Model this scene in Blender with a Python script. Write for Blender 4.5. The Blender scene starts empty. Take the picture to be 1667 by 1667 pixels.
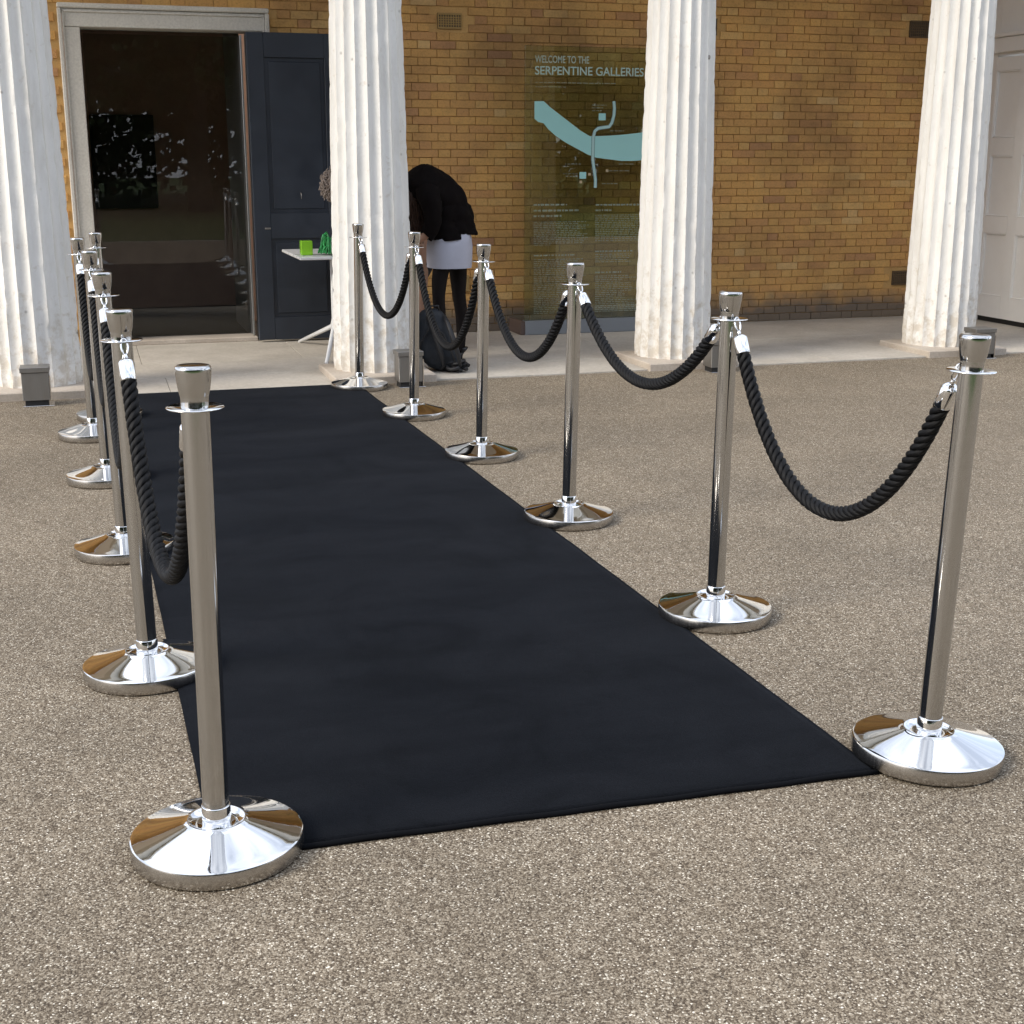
import bpy, bmesh, math, random
from mathutils import Vector, Matrix, noise
R = math.radians
PI = math.pi
random.seed(7)
sc = bpy.context.scene
col = sc.collection

# ------------------------------------------------------------------ camera
cam_d = bpy.data.cameras.new('camera')
cam = bpy.data.objects.new('camera', cam_d)
col.objects.link(cam)
cam_d.sensor_width = 36.0
cam_d.lens = 36.0 * 2224.4 / 1667.0
cam_d.clip_end = 400
cam_d.clip_start = 0.05
cam.location = (0, 0, 1.371)
cam.rotation_euler = (R(90 - 14.457), 0, R(-17.0))
sc.camera = cam

# ------------------------------------------------------------------ world
SUN_EL = 36.0
SUN_AZ = (-0.972, -0.235)          # horizontal direction towards the sun
w = bpy.data.worlds.new('World')
sc.world = w
w.use_nodes = True
wn = w.node_tree
wn.nodes.clear()
def N(nt, typ, **kw):
    n = nt.nodes.new(typ)
    for k, v in kw.items():
        if k == 'ins':
            for a, b in v.items():
                n.inputs[a].default_value = b
        else:
            setattr(n, k, v)
    return n
def LK(nt, a, ao, b, bi):
    nt.links.new(a.outputs[ao], b.inputs[bi])
wo = N(wn, 'ShaderNodeOutputWorld')
sky = N(wn, 'ShaderNodeTexSky', sky_type='NISHITA', sun_disc=False, sun_elevation=R(SUN_EL),
        sun_rotation=math.atan2(SUN_AZ[0], SUN_AZ[1]), air_density=1.0, dust_density=2.0, ozone_density=1.0)
tc = N(wn, 'ShaderNodeTexCoord')
mp = N(wn, 'ShaderNodeMapping', ins={'Scale': (1, 1, 2.2)})
ns = N(wn, 'ShaderNodeTexNoise', ins={'Scale': 1.9, 'Detail': 8.0, 'Roughness': 0.55})
rp = N(wn, 'ShaderNodeValToRGB')
rp.color_ramp.elements[0].position = 0.40; rp.color_ramp.elements[0].color = (.35, .35, .35, 1)
rp.color_ramp.elements[1].position = 0.60; rp.color_ramp.elements[1].color = (.95, .95, .95, 1)
mx = N(wn, 'ShaderNodeMix', data_type='RGBA')
mx.inputs['B'].default_value = (10.8, 11.6, 13.2, 1)        # hazy white cloud
bg = N(wn, 'ShaderNodeBackground', ins={'Strength': 0.15})
LK(wn, tc, 'Generated', mp, 'Vector'); LK(wn, mp, 'Vector', ns, 'Vector')
LK(wn, ns, 'Fac', rp, 'Fac'); LK(wn, rp, 'Color', mx, 'Factor'); LK(wn, sky, 'Color', mx, 'A')
LK(wn, mx, 'Result', bg, 'Color'); LK(wn, bg, 'Background', wo, 'Surface')

sd = bpy.data.lights.new('sun', 'SUN')
sd.energy = 3.0
sd.angle = R(24)
sd.color = (1.0, 0.91, 0.77)
so = bpy.data.objects.new('sun', sd)
col.objects.link(so)
sdir = Vector((SUN_AZ[0] * math.cos(R(SUN_EL)), SUN_AZ[1] * math.cos(R(SUN_EL)), math.sin(R(SUN_EL))))
so.rotation_euler = sdir.to_track_quat('Z', 'Y').to_euler()

sc.view_settings.view_transform = 'Standard'
sc.view_settings.look = 'None'
sc.view_settings.exposure = 0.10
sc.view_settings.gamma = 1.0
sc.view_settings.use_curve_mapping = False
sc.cycles.max_bounces = 8
sc.cycles.glossy_bounces = 4
sc.cycles.transparent_max_bounces = 12
sc.cycles.caustics_reflective = False
sc.cycles.caustics_refractive = False
sc.cycles.sample_clamp_indirect = 6.0

# ------------------------------------------------------------------ helpers
class MB:
    """collects verts / faces, builds ONE mesh"""
    def __init__(s):
        s.v = []; s.f = []; s.sm = []; s.mi = []
    def quad(s, a, b, c, d, smooth=False, mi=0):
        n = len(s.v); s.v += [a, b, c, d]; s.f.append((n, n+1, n+2, n+3)); s.sm.append(smooth); s.mi.append(mi)
    def box(s, x0, x1, y0, y1, z0, z1, bev=0.0, mi=0, M=None):
        bm = bmesh.new()
        bmesh.ops.create_cube(bm, size=1)
        for q in bm.verts:
            q.co = Vector(((x0+x1)/2 + q.co.x*(x1-x0), (y0+y1)/2 + q.co.y*(y1-y0), (z0+z1)/2 + q.co.z*(z1-z0)))
        if bev:
            bmesh.ops.bevel(bm, geom=bm.edges[:], offset=bev, segments=1, affect='EDGES', profile=0.5)
        s.bm(bm, M, False, mi)
    def bm(s, bm, M=None, smooth=False, mi=0):
        n = len(s.v)
        bm.verts.index_update()
        for q in bm.verts:
            s.v.append(tuple(M @ q.co) if M else tuple(q.co))
        for f in bm.faces:
            s.f.append(tuple(n + q.index for q in f.verts)); s.sm.append(smooth); s.mi.append(mi)
        bm.free()
    def lathe(s, prof, seg=48, M=None, smooth=True, mi=0, cap=True):
        n = len(s.v)
        for (r, z) in prof:
            for k in range(seg):
                a = 2*PI*k/seg
                p = Vector((r*math.cos(a), r*math.sin(a), z))
                s.v.append(tuple(M @ p) if M else tuple(p))
        for i in range(len(prof)-1):
            for k in range(seg):
                k2 = (k+1) % seg
                s.f.append((n+i*seg+k, n+i*seg+k2, n+(i+1)*seg+k2, n+(i+1)*seg+k)); s.sm.append(smooth); s.mi.append(mi)
        if cap:
            s.f.append(tuple(n+k for k in reversed(range(seg)))); s.sm.append(False); s.mi.append(mi)
            m = n+(len(prof)-1)*seg
            s.f.append(tuple(m+k for k in range(seg))); s.sm.append(False); s.mi.append(mi)
    def tube(s, pts, rad, seg=8, smooth=True, mi=0, cap=True):
        pts = [Vector(p) for p in pts]
        n = len(s.v)
        up = None
        for i, p in enumerate(pts):
            t = (pts[min(i+1, len(pts)-1)] - pts[max(i-1, 0)]).normalized()
            if up is None:
                up = Vector((0, 0, 1)) if abs(t.z) < .9 else Vector((1, 0, 0))
                up = (up - t*up.dot(t)).normalized()
            else:
                up = (up - t*up.dot(t)).normalized()
            b = t.cross(up)
            r = rad[i] if isinstance(rad, (list, tuple)) else rad
            for k in range(seg):
                a = 2*PI*k/seg
                s.v.append(tuple(p + (up*math.cos(a) + b*math.sin(a))*r))
        for i in range(len(pts)-1):
            for k in range(seg):
                k2 = (k+1) % seg
                s.f.append((n+i*seg+k, n+i*seg+k2, n+(i+1)*seg+k2, n+(i+1)*seg+k)); s.sm.append(smooth); s.mi.append(mi)
        if cap:
            s.f.append(tuple(n+k for k in reversed(range(seg)))); s.sm.append(False); s.mi.append(mi)
            m = n+(len(pts)-1)*seg
            s.f.append(tuple(m+k for k in range(seg))); s.sm.append(False); s.mi.append(mi)
    def mesh(s, name, mats):
        me = bpy.data.meshes.new(name)
        me.from_pydata(s.v, [], s.f)
        for m in (mats if isinstance(mats, (list, tuple)) else [mats]):
            me.materials.append(m)
        me.polygons.foreach_set('use_smooth', s.sm)
        me.polygons.foreach_set('material_index', s.mi)
        me.update()
        return me
    def build(s, name, mats, parent=None, **props):
        return link(name, s.mesh(name, mats), parent, **props)

def link(name, data, parent=None, loc=None, rot=None, **props):
    o = bpy.data.objects.new(name, data)
    col.objects.link(o)
    if parent: o.parent = parent
    if loc: o.location = loc
    if rot: o.rotation_euler = rot
    for k, v in props.items():
        if v is not None: o[k] = v
    return o
def thing(name, label, cat, loc=(0, 0, 0), rot=(0, 0, 0), group=None):
    return link(name, None, None, loc, rot, label=label, category=cat, group=group)
def copy_tree(o, parent=None):
    c = o.copy(); col.objects.link(c); c.parent = parent
    for ch in [q for q in bpy.data.objects if q.parent == o]:
        copy_tree(ch, c)
    return c

# ------------------------------------------------------------------ materials
def mat(name, base=(.5, .5, .5), rough=.6, metal=0.0, spec=.5, **kw):
    m = bpy.data.materials.new(name); m.use_nodes = True
    b = m.node_tree.nodes['Principled BSDF']
    b.inputs['Base Color'].default_value = (*base, 1)
    b.inputs['Roughness'].default_value = rough
    b.inputs['Metallic'].default_value = metal
    b.inputs['Specular IOR Level'].default_value = spec
    for k, v in kw.items(): b.inputs[k].default_value = v
    return m
def B(m): return m.node_tree, m.node_tree.nodes['Principled BSDF']
def ramp(nt, stops):
    r = N(nt, 'ShaderNodeValToRGB'); e = r.color_ramp.elements
    while len(e) < len(stops): e.new(.5)
    for q, (p, c) in zip(e, stops):
        q.position = p; q.color = (*c, 1)
    return r
def pos(nt):
    return N(nt, 'ShaderNodeNewGeometry')
def mixc(nt, blend='MIX', fac=.5):
    m = N(nt, 'ShaderNodeMix', data_type='RGBA', blend_type=blend); m.inputs['Factor'].default_value = fac
    return m
def bump(nt, b, src, so_, strength=.3, dist=.01):
    n = N(nt, 'ShaderNodeBump', ins={'Strength': strength, 'Distance': dist})
    LK(nt, src, so_, n, 'Height'); LK(nt, n, 'Normal', b, 'Normal'); return n

# gravel: resin-bound aggregate
def m_gravel():
    m = mat('gravel', rough=.8, spec=.35); nt, b = B(m); g = pos(nt)
    v = N(nt, 'ShaderNodeTexVoronoi', ins={'Scale': 300.0}); LK(nt, g, 'Position', v, 'Vector')
    sep = N(nt, 'ShaderNodeSeparateColor'); LK(nt, v, 'Color', sep, 'Color')
    r = ramp(nt, [(0, (.060, .042, .027)), (.22, (.120, .090, .060)), (.48, (.20, .160, .113)), (.74, (.285, .236, .175)), (.92, (.38, .325, .25)), (.975, (.60, .54, .44)), (1, (.82, .76, .65))])
    LK(nt, sep, 'Red', r, 'Fac')
    # dark gaps between stones
    r2 = ramp(nt, [(0, (1.12, 1.12, 1.12)), (.45, (1, 1, 1)), (.80, (.60, .585, .57))])
    LK(nt, v, 'Distance', r2, 'Fac')
    mu = mixc(nt, 'MULTIPLY', 1); LK(nt, r, 'Color', mu, 'A'); LK(nt, r2, 'Color', mu, 'B')
    n2 = N(nt, 'ShaderNodeTexNoise', ins={'Scale': 1.3, 'Detail': 5.0, 'Roughness': .6}); LK(nt, g, 'Position', n2, 'Vector')
    r3 = ramp(nt, [(.3, (.82, .82, .81)), (.7, (1.10, 1.10, 1.09))]); LK(nt, n2, 'Fac', r3, 'Fac')
    mu2 = mixc(nt, 'MULTIPLY', 1); LK(nt, mu, 'Result', mu2, 'A'); LK(nt, r3, 'Color', mu2, 'B')
    n3 = N(nt, 'ShaderNodeTexNoise', ins={'Scale': 22.0, 'Detail': 3.0}); LK(nt, g, 'Position', n3, 'Vector')
    r4 = ramp(nt, [(.3, (.9, .9, .9)), (.7, (1.1, 1.1, 1.1))]); LK(nt, n3, 'Fac', r4, 'Fac')
    mu3 = mixc(nt, 'MULTIPLY', 1); LK(nt, mu2, 'Result', mu3, 'A'); LK(nt, r4, 'Color', mu3, 'B')
    LK(nt, mu3, 'Result', b, 'Base Color')
    inv = N(nt, 'ShaderNodeMath', operation='SUBTRACT'); inv.inputs[0].default_value = 1.0
    LK(nt, v, 'Distance', inv, 1)
    bump(nt, b, inv, 0, .40, .003)
    return m
M_gravel = m_gravel()

def m_stone(name, lo, hi, scale=3, bumpd=.002, rough=.75):
    m = mat(name, rough=rough, spec=.3); nt, b = B(m); g = pos(nt)
    n = N(nt, 'ShaderNodeTexNoise', ins={'Scale': scale, 'Detail': 9.0, 'Roughness': .62}); LK(nt, g, 'Position', n, 'Vector')
    r = ramp(nt, [(.25, lo), (.75, hi)]); LK(nt, n, 'Fac', r, 'Fac')
    n2 = N(nt, 'ShaderNodeTexNoise', ins={'Scale': scale*22, 'Detail': 4.0}); LK(nt, g, 'Position', n2, 'Vector')
    r2 = ramp(nt, [(.3, (.86, .86, .86)), (.6, (1, 1, 1)), (.8, (1.06, 1.06, 1.06))]); LK(nt, n2, 'Fac', r2, 'Fac')
    mu = mixc(nt, 'MULTIPLY', 1); LK(nt, r, 'Color', mu, 'A'); LK(nt, r2, 'Color', mu, 'B'); LK(nt, mu, 'Result', b, 'Base Color')
    bump(nt, b, n2, 'Fac', .4, bumpd)
    return m
M_paving = m_stone('york_paving', (.39, .355, .305), (.56, .52, .46), 2.2)
M_plinth = m_stone('plinth_stone', (.40, .34, .28), (.56, .50, .43), 4)
M_arch = m_stone('painted_stone', (.56, .53, .47), (.70, .67, .60), 3, .001)
M_plaster = mat('plaster', (.82, .80, .76), .85)

def m_column():
    m = mat('weathered_white_paint', rough=.72, spec=.35); nt, b = B(m); g = pos(nt)
    mp_ = N(nt, 'ShaderNodeMapping', ins={'Scale': (1, 1, .22)}); LK(nt, g, 'Position', mp_, 'Vector')
    n = N(nt, 'ShaderNodeTexNoise', ins={'Scale': 9.0, 'Detail': 8.0, 'Roughness': .65}); LK(nt, mp_, 'Vector', n, 'Vector')
    r = ramp(nt, [(.22, (.64, .615, .56)), (.5, (.76, .745, .71)), (.75, (.83, .82, .785))]); LK(nt, n, 'Fac', r, 'Fac')
    # grime towards the foot, broken up by noise
    sx = N(nt, 'ShaderNodeSeparateXYZ'); LK(nt, g, 'Position', sx, 'Vector')
    n2 = N(nt, 'ShaderNodeTexNoise', ins={'Scale': 14.0, 'Detail': 8.0, 'Roughness': .7}); LK(nt, g, 'Position', n2, 'Vector')
    mr = N(nt, 'ShaderNodeMapRange', ins={'From Min': .05, 'From Max': .75, 'To Min': .56, 'To Max': .36}); LK(nt, sx, 'Z', mr, 'Value')
    lt = N(nt, 'ShaderNodeMath', operation='SUBTRACT'); LK(nt, mr, 'Result', lt, 0); LK(nt, n2, 'Fac', lt, 1)
    mr2 = N(nt, 'ShaderNodeMapRange', ins={'From Min': -.04, 'From Max': .12}); LK(nt, lt, 'Value', mr2, 'Value')
    mc = mixc(nt); LK(nt, mr2, 'Result', mc, 'Factor'); LK(nt, r, 'Color', mc, 'A'); mc.inputs['B'].default_value = (.60, .55, .475, 1)
    # small dark chips
    v = N(nt, 'ShaderNodeTexVoronoi', ins={'Scale': 7.0}); LK(nt, g, 'Position', v, 'Vector')
    r3 = ramp(nt, [(.0, (.45, .43, .40)), (.05, (.8, .8, .8)), (.09, (1, 1, 1))]); LK(nt, v, 'Distance', r3, 'Fac')
    mu = mixc(nt, 'MULTIPLY', 1); LK(nt, mc, 'Result', mu, 'A'); LK(nt, r3, 'Color', mu, 'B'); LK(nt, mu, 'Result', b, 'Base Color')
    n4 = N(nt, 'ShaderNodeTexNoise', ins={'Scale': 55.0, 'Detail': 6.0}); LK(nt, g, 'Position', n4, 'Vector')
    bump(nt, b, n4, 'Fac', .5, .004)
    return m
M_column = m_column()

def m_brick():
    m = mat('stock_brick', rough=.85, spec=.25); nt, b = B(m); g = pos(nt)
    at = N(nt, 'ShaderNodeAttribute', attribute_name='tint')
    sep = N(nt, 'ShaderNodeSeparateColor'); LK(nt, at, 'Color', sep, 'Color')
    r = ramp(nt, [(0, (.43, .235, .125)), (.18, (.53, .290, .125)), (.42, (.595, .335, .125)), (.68, (.63, .370, .130)), (.88, (.65, .41, .160)), (1, (.66, .44, .20))])
    LK(nt, sep, 'Red', r, 'Fac')
    n = N(nt, 'ShaderNodeTexNoise', ins={'Scale': 70.0, 'Detail': 6.0, 'Roughness': .65}); LK(nt, g, 'Position', n, 'Vector')
    r2 = ramp(nt, [(.28, (.74, .72, .70)), (.5, (1, 1, 1)), (.75, (1.10, 1.08, 1.06))]); LK(nt, n, 'Fac', r2, 'Fac')
    mu = mixc(nt, 'MULTIPLY', 1); LK(nt, r, 'Color', mu, 'A'); LK(nt, r2, 'Color', mu, 'B')
    # large soot patches
    n3 = N(nt, 'ShaderNodeTexNoise', ins={'Scale': 1.6, 'Detail': 6.0, 'Roughness': .62}); LK(nt, g, 'Position', n3, 'Vector')
    r3 = ramp(nt, [(.32, (.60, .60, .66)), (.50, (.93, .93, .93)), (.70, (1.12, 1.08, 1.0))]); LK(nt, n3, 'Fac', r3, 'Fac')
    mu2 = mixc(nt, 'MULTIPLY', 1); LK(nt, mu, 'Result', mu2, 'A'); LK(nt, r3, 'Color', mu2, 'B')
    # damp, mossy foot of the wall
    sx = N(nt, 'ShaderNodeSeparateXYZ'); LK(nt, g, 'Position', sx, 'Vector')
    n4 = N(nt, 'ShaderNodeTexNoise', ins={'Scale': 5.0, 'Detail': 6.0}); LK(nt, g, 'Position', n4, 'Vector')
    ad = N(nt, 'ShaderNodeMath', operation='MULTIPLY_ADD'); LK(nt, n4, 'Fac', ad, 0); ad.inputs[1].default_value = -.34; LK(nt, sx, 'Z', ad, 2)
    mr = N(nt, 'ShaderNodeMapRange', ins={'From Min': -.06, 'From Max': .12, 'To Min': .92, 'To Max': 0.0}); LK(nt, ad, 'Value', mr, 'Value')
    mc = mixc(nt); LK(nt, mr, 'Result', mc, 'Factor'); LK(nt, mu2, 'Result', mc, 'A'); mc.inputs['B'].default_value = (.145, .125, .105, 1)
    LK(nt, mc, 'Result', b, 'Base Color')
    bump(nt, b, n, 'Fac', .6, .003)
    return m
M_brick = m_brick()
M_mortar = m_stone('lime_mortar', (.50, .30, .115), (.62, .385, .15), 5, .003, .9)

def m_carpet():
    m = mat('black_velour', rough=1.0, spec=.03); nt, b = B(m); g = pos(nt)
    n = N(nt, 'ShaderNodeTexNoise', ins={'Scale': 2.1, 'Detail': 5.0, 'Roughness': .55, 'Distortion': .8}); LK(nt, g, 'Position', n, 'Vector')
    n.inputs['Detail'].default_value = 8.0; n.inputs['Roughness'].default_value = .62; n.inputs['Distortion'].default_value = 1.6
    r = ramp(nt, [(.34, (.0010, .0012, .0016)), (.44, (.0026, .0029, .0038)), (.62, (.0040, .0044, .0056))]); LK(nt, n, 'Fac', r, 'Fac')
    n2 = N(nt, 'ShaderNodeTexNoise', ins={'Scale': 260.0, 'Detail': 4.0, 'Roughness': .7}); LK(nt, g, 'Position', n2, 'Vector')
    r2 = ramp(nt, [(.30, (.35, .35, .35)), (.70, (1.8, 1.8, 1.8))]); LK(nt, n2, 'Fac', r2, 'Fac')
    mu = mixc(nt, 'MULTIPLY', 1); LK(nt, r, 'Color', mu, 'A'); LK(nt, r2, 'Color', mu, 'B'); LK(nt, mu, 'Result', b, 'Base Color')
    # brushed bands across the pile and short scuffs
    mpb = N(nt, 'ShaderNodeMapping', ins={'Scale': (.7, 3.2, 1), 'Rotation': (0, 0, .12)}); LK(nt, g, 'Position', mpb, 'Vector')
    nb = N(nt, 'ShaderNodeTexNoise', ins={'Scale': 1.1, 'Detail': 7.0, 'Roughness': .68}); LK(nt, mpb, 'Vector', nb, 'Vector')
    rb = ramp(nt, [(.36, (.45, .47, .5)), (.50, (1, 1, 1)), (.68, (1.35, 1.33, 1.3))]); LK(nt, nb, 'Fac', rb, 'Fac')
    mb_ = mixc(nt, 'MULTIPLY', 1); LK(nt, mu, 'Result', mb_, 'A'); LK(nt, rb, 'Color', mb_, 'B'); LK(nt, mb_, 'Result', b, 'Base Color')
    b.inputs['Sheen Weight'].default_value = .03; b.inputs['Sheen Roughness'].default_value = .6
    b.inputs['Sheen Tint'].default_value = (.7, .8, 1, 1)
    bump(nt, b, n2, 'Fac', .5, .002)
    return m
M_carpet = m_carpet()
M_binding = mat('carpet_binding', (.0035, .004, .0055), .9, spec=.1)

def m_chrome(name, base, rough, streak=0.0):
    m = mat(name, base, rough, 1.0); nt, b = B(m); tcn = N(nt, 'ShaderNodeTexCoord')
    mp_ = N(nt, 'ShaderNodeMapping', ins={'Scale': (60, 60, 3)}); LK(nt, tcn, 'Object', mp_, 'Vector')
    n = N(nt, 'ShaderNodeTexNoise', ins={'Scale': 3.0, 'Detail': 5.0}); LK(nt, mp_, 'Vector', n, 'Vector')
    mr = N(nt, 'ShaderNodeMapRange', ins={'From Min': .3, 'From Max': .7, 'To Min': max(rough-.02, .01), 'To Max': rough+.05+streak}); LK(nt, n, 'Fac', mr, 'Value')
    LK(nt, mr, 'Result', b, 'Roughness')
    return m
M_chrome = m_chrome('polished_chrome', (.80, .80, .80), .03)
M_tube = m_chrome('polished_steel_tube', (.54, .535, .525), .08, .03)
M_rim = m_chrome('brushed_steel_rim', (.52, .50, .475), .20, .015)
M_galv = m_chrome('galvanised_steel', (.30, .29, .275), .42, .1)

def m_rope():
    m = mat('black_rope', (.010, .010, .012), .55, spec=.22); nt, b = B(m)
    uv = N(nt, 'ShaderNodeUVMap', uv_map='UVMap')
    wv = N(nt, 'ShaderNodeTexWave', wave_type='BANDS', bands_direction='DIAGONAL', ins={'Scale': 6.0, 'Distortion': 1.0, 'Detail': 1.0, 'Detail Scale': 4.0})
    LK(nt, uv, 'UV', wv, 'Vector')
    r = ramp(nt, [(0, (.0010, .0010, .0012)), (1, (.0045, .0045, .0056))]); LK(nt, wv, 'Fac', r, 'Fac'); LK(nt, r, 'Color', b, 'Base Color')
    bump(nt, b, wv, 'Fac', .35, .0008)
    return m
M_rope = m_rope()

def m_paint(name, c, rough=.45, var=.06, sc_=6):
    m = mat(name, c, rough); nt, b = B(m); g = pos(nt)
    n = N(nt, 'ShaderNodeTexNoise', ins={'Scale': sc_, 'Detail': 7.0, 'Roughness': .6}); LK(nt, g, 'Position', n, 'Vector')
    r = ramp(nt, [(.25, tuple(q*(1-var) for q in c)), (.75, tuple(q*(1+var) for q in c))]); LK(nt, n, 'Fac', r, 'Fac'); LK(nt, r, 'Color', b, 'Base Color')
    mr = N(nt, 'ShaderNodeMapRange', ins={'From Min': .3, 'From Max': .7, 'To Min': rough-.08, 'To Max': rough+.1}); LK(nt, n, 'Fac', mr, 'Value'); LK(nt, mr, 'Result', b, 'Roughness')
    return m
M_blue = m_paint('blue_black_gloss', (.020, .026, .038), .42, .15)
M_white = m_paint('white_gloss_paint', (.80, .79, .77), .45, .03)
M_table = m_paint('white_laminate', (.75, .76, .77), .3, .02)
M_hallwall = m_paint('hall_wall', (.82, .60, .50), .7, .1)
M_hallgrey = m_paint('hall_grey', (.70, .71, .69), .6, .05)
M_halldark = m_paint('hall_floor', (.40, .33, .28), .35, .1)
M_black = mat('black_paint', (.012, .012, .013), .5)
M_joint = mat('dark_joint', (.06, .05, .04), .9)

def m_glass(name, tint, fac_extra=0.0, rough=0.0):
    """thin architectural glass: straight-through tint + fresnel reflection"""
    m = bpy.data.materials.new(name); m.use_nodes = True; nt = m.node_tree; nt.nodes.clear()
    o = N(nt, 'ShaderNodeOutputMaterial'); t = N(nt, 'ShaderNodeBsdfTransparent'); t.inputs['Color'].default_value = (*tint, 1)
    gl = N(nt, 'ShaderNodeBsdfGlossy', ins={'Roughness': rough}); fr = N(nt, 'ShaderNodeFresnel', ins={'IOR': 1.5})
    ad = N(nt, 'ShaderNodeMath', operation='ADD'); ad.inputs[1].default_value = fac_extra; LK(nt, fr, 'Fac', ad, 0)
    mx_ = N(nt, 'ShaderNodeMixShader'); LK(nt, ad, 'Value', mx_, 'Fac'); LK(nt, t, 'BSDF', mx_, 1); LK(nt, gl, 'BSDF', mx_, 2); LK(nt, mx_, 'Shader', o, 'Surface')
    return m
M_doorglass = m_glass('door_glass', (.86, .85, .82), .0)
M_panelglass = m_glass('tinted_glass', (.88, .94, .84), .05)
M_print = mat('printed_text', (.38, .46, .38), .6)
M_printb = mat('printed_title', (.42, .56, .49), .6)
M_water = mat('printed_water', (.36, .68, .66), .6)
M_road = mat('printed_road', (.42, .62, .60), .6)
M_roadedge = mat('printed_road_edge', (.10, .19, .20), .6)

# ================================================================== setting
def grid_sheet(name, m, x0, x1, y0, y1, z, **k):
    mb = MB(); mb.quad((x0, y0, z), (x1, y0, z), (x1, y1, z), (x0, y1, z))
    return mb.build(name, m, **k)
TER_Y = 8.45
grid_sheet('gravel_ground', M_gravel, -60, 90, -3.0, 60, 0, kind='structure')

# lawn behind the camera, seen in the polished metal and the door glass
def m_grass():
    m = mat('lawn_grass', rough=.9, spec=.2); nt, b = B(m); g = pos(nt)
    n = N(nt, 'ShaderNodeTexNoise', ins={'Scale': 3.0, 'Detail': 9.0, 'Roughness': .7}); LK(nt, g, 'Position', n, 'Vector')
    r = ramp(nt, [(.3, (.030, .055, .013)), (.7, (.065, .105, .028))]); LK(nt, n, 'Fac', r, 'Fac'); LK(nt, r, 'Color', b, 'Base Color')
    return m
grid_sheet('lawn', m_grass(), -90, 90, -90, -3.0, .004, kind='structure')

# terrace of stone slabs
ter = MB(); ter.box(-5.2, 12.2, TER_Y+.004, 10.775, -.12, .004)
terrace = ter.build('terrace', M_joint, kind='structure')
slab_x = [-5.2, -4.1, -2.95, -1.75, -.55, .42, 1.53, 2.72, 3.78, 4.93, 6.1, 7.2, 8.4, 9.6, 10.8, 12.2]
slab_y = [TER_Y, 9.02, 9.66, 10.775]
for i in range(len(slab_x)-1):
    for j in range(len(slab_y)-1):
        x0, x1 = slab_x[i], slab_x[i+1]
        if j: x0 += (.18 if j == 1 else -.12); x1 += (.18 if j == 1 else -.12)
        x0 = max(x0, -5.2); x1 = min(x1, 12.2)
        mb = MB(); mb.box(x0+.0015, x1-.0015, slab_y[j]+(.001 if j else -.006), slab_y[j+1]-.001, -.1, .011 + random.uniform(-.0008, .0008), .002)
        mb.build('paving_slab', M_paving, terrace)

# ---------------------------------------------------------------- brick wall with individual bricks
WALL_Y = 10.78
CX, CY, CZ = 0.0, 0.0, 1.371
COLS = [-.345, 1.745, 3.86, 6.005]
def img(P):
    """photo pixel of a point, used only to decide which bricks show largest"""
    a = R(17); p = R(14.457)
    x = P[0]*math.cos(a) - P[1]*math.sin(a); y = P[0]*math.sin(a) + P[1]*math.cos(a); z = P[2]-CZ
    d = y*math.cos(p) - z*math.sin(p); u = y*math.sin(p) + z*math.cos(p)
    return 833.5 + 2224.4*x/d, 833.5 - 2224.4*u/d, d
wall = MB()
wall.box(-2.7, -.06, WALL_Y+.012, WALL_Y+.25, 0, 4.08)
wall.box(1.38, 7.6, WALL_Y+.012, WALL_Y+.25, 0, 4.08)
wall.box(-.06, 1.38, WALL_Y+.012, WALL_Y+.25, 2.40, 4.08)
brick_wall = wall.build('brick_wall', M_mortar, label='yellow stock brick wall behind the white columns, with a sooty foot', category='wall')
def brick_mesh(L, H, tint, seed, name='brick'):
    rnd = random.Random(seed)
    bm = bmesh.new(); bmesh.ops.create_cube(bm, size=1)
    for q in bm.verts:
        q.co = Vector((q.co.x*(L) + rnd.uniform(-.002, .002), q.co.y*.03, q.co.z*H + rnd.uniform(-.0015, .0015)))
        if q.co.y < 0: q.co.y += rnd.uniform(-.0015, .0015)
    front = [e for e in bm.edges if all(v_.co.y < 0 for v_ in e.verts)]
    bmesh.ops.bevel(bm, geom=front, offset=.0016, segments=1, affect='EDGES')
    me = bpy.data.meshes.new(name); bm.to_mesh(me); bm.free()
    ca = me.attributes.new('tint', 'FLOAT_COLOR', 'POINT')
    for d in ca.data: d.color = (tint, tint, tint, 1)
    me.materials.append(M_brick)
    return me
COURSE, STR, HDR = .0625, .205, .100
variants = {}
for kind_, L in (('s', STR-.0045), ('h', HDR-.0045)):
    for k in range(14):
        variants[(kind_, k)] = brick_mesh(L, COURSE-.0045, (k+.5)/14, 100+k + (50 if kind_ == 'h' else 0))
VENTS = [(2.795, 2.405), (4.95, 2.42), (6.94, 2.45), (6.93, .35), (4.98, .36)]
bricks = []
row = 0; z = .011
while z < 4.01:
    x = -2.7 - (0 if row % 2 == 0 else .1525)
    k = 0
    while x < 7.6:
        st = (k % 2 == 0)
        L = STR if st else HDR
        xc, zc = x+L/2, z+COURSE/2
        x += L; k += 1
        if -.07-L/2 < xc < 1.40+L/2 and zc < 2.44+.02: continue
        if any(abs(xc-a) < .105+L/2-.02 and abs(zc-b_) < .078 for a, b_ in VENTS): continue
        if xc > 7.55: continue
        bricks.append((xc, zc, st))
    z += COURSE; row += 1
def visible(b_):
    u, v_, d = img((b_[0], WALL_Y, b_[1]))
    if not (2 < u < 1640 and 2 < v_ < 540): return 0
    if u < 110: return 0
    if u < 660 and (v_ > 58): return 0
    for (a, c) in ((536, 672), (1034, 1166), (1470, 1622)):
        if a < u < c: return 0
    if 662 < u < 765 and v_ > 268: return 0
    wgt = 1.0 if b_[2] else .7
    if 852 < u < 1050: wgt *= .8
    return wgt * math.cos(math.atan2(b_[0], WALL_Y)) / d**2
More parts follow.
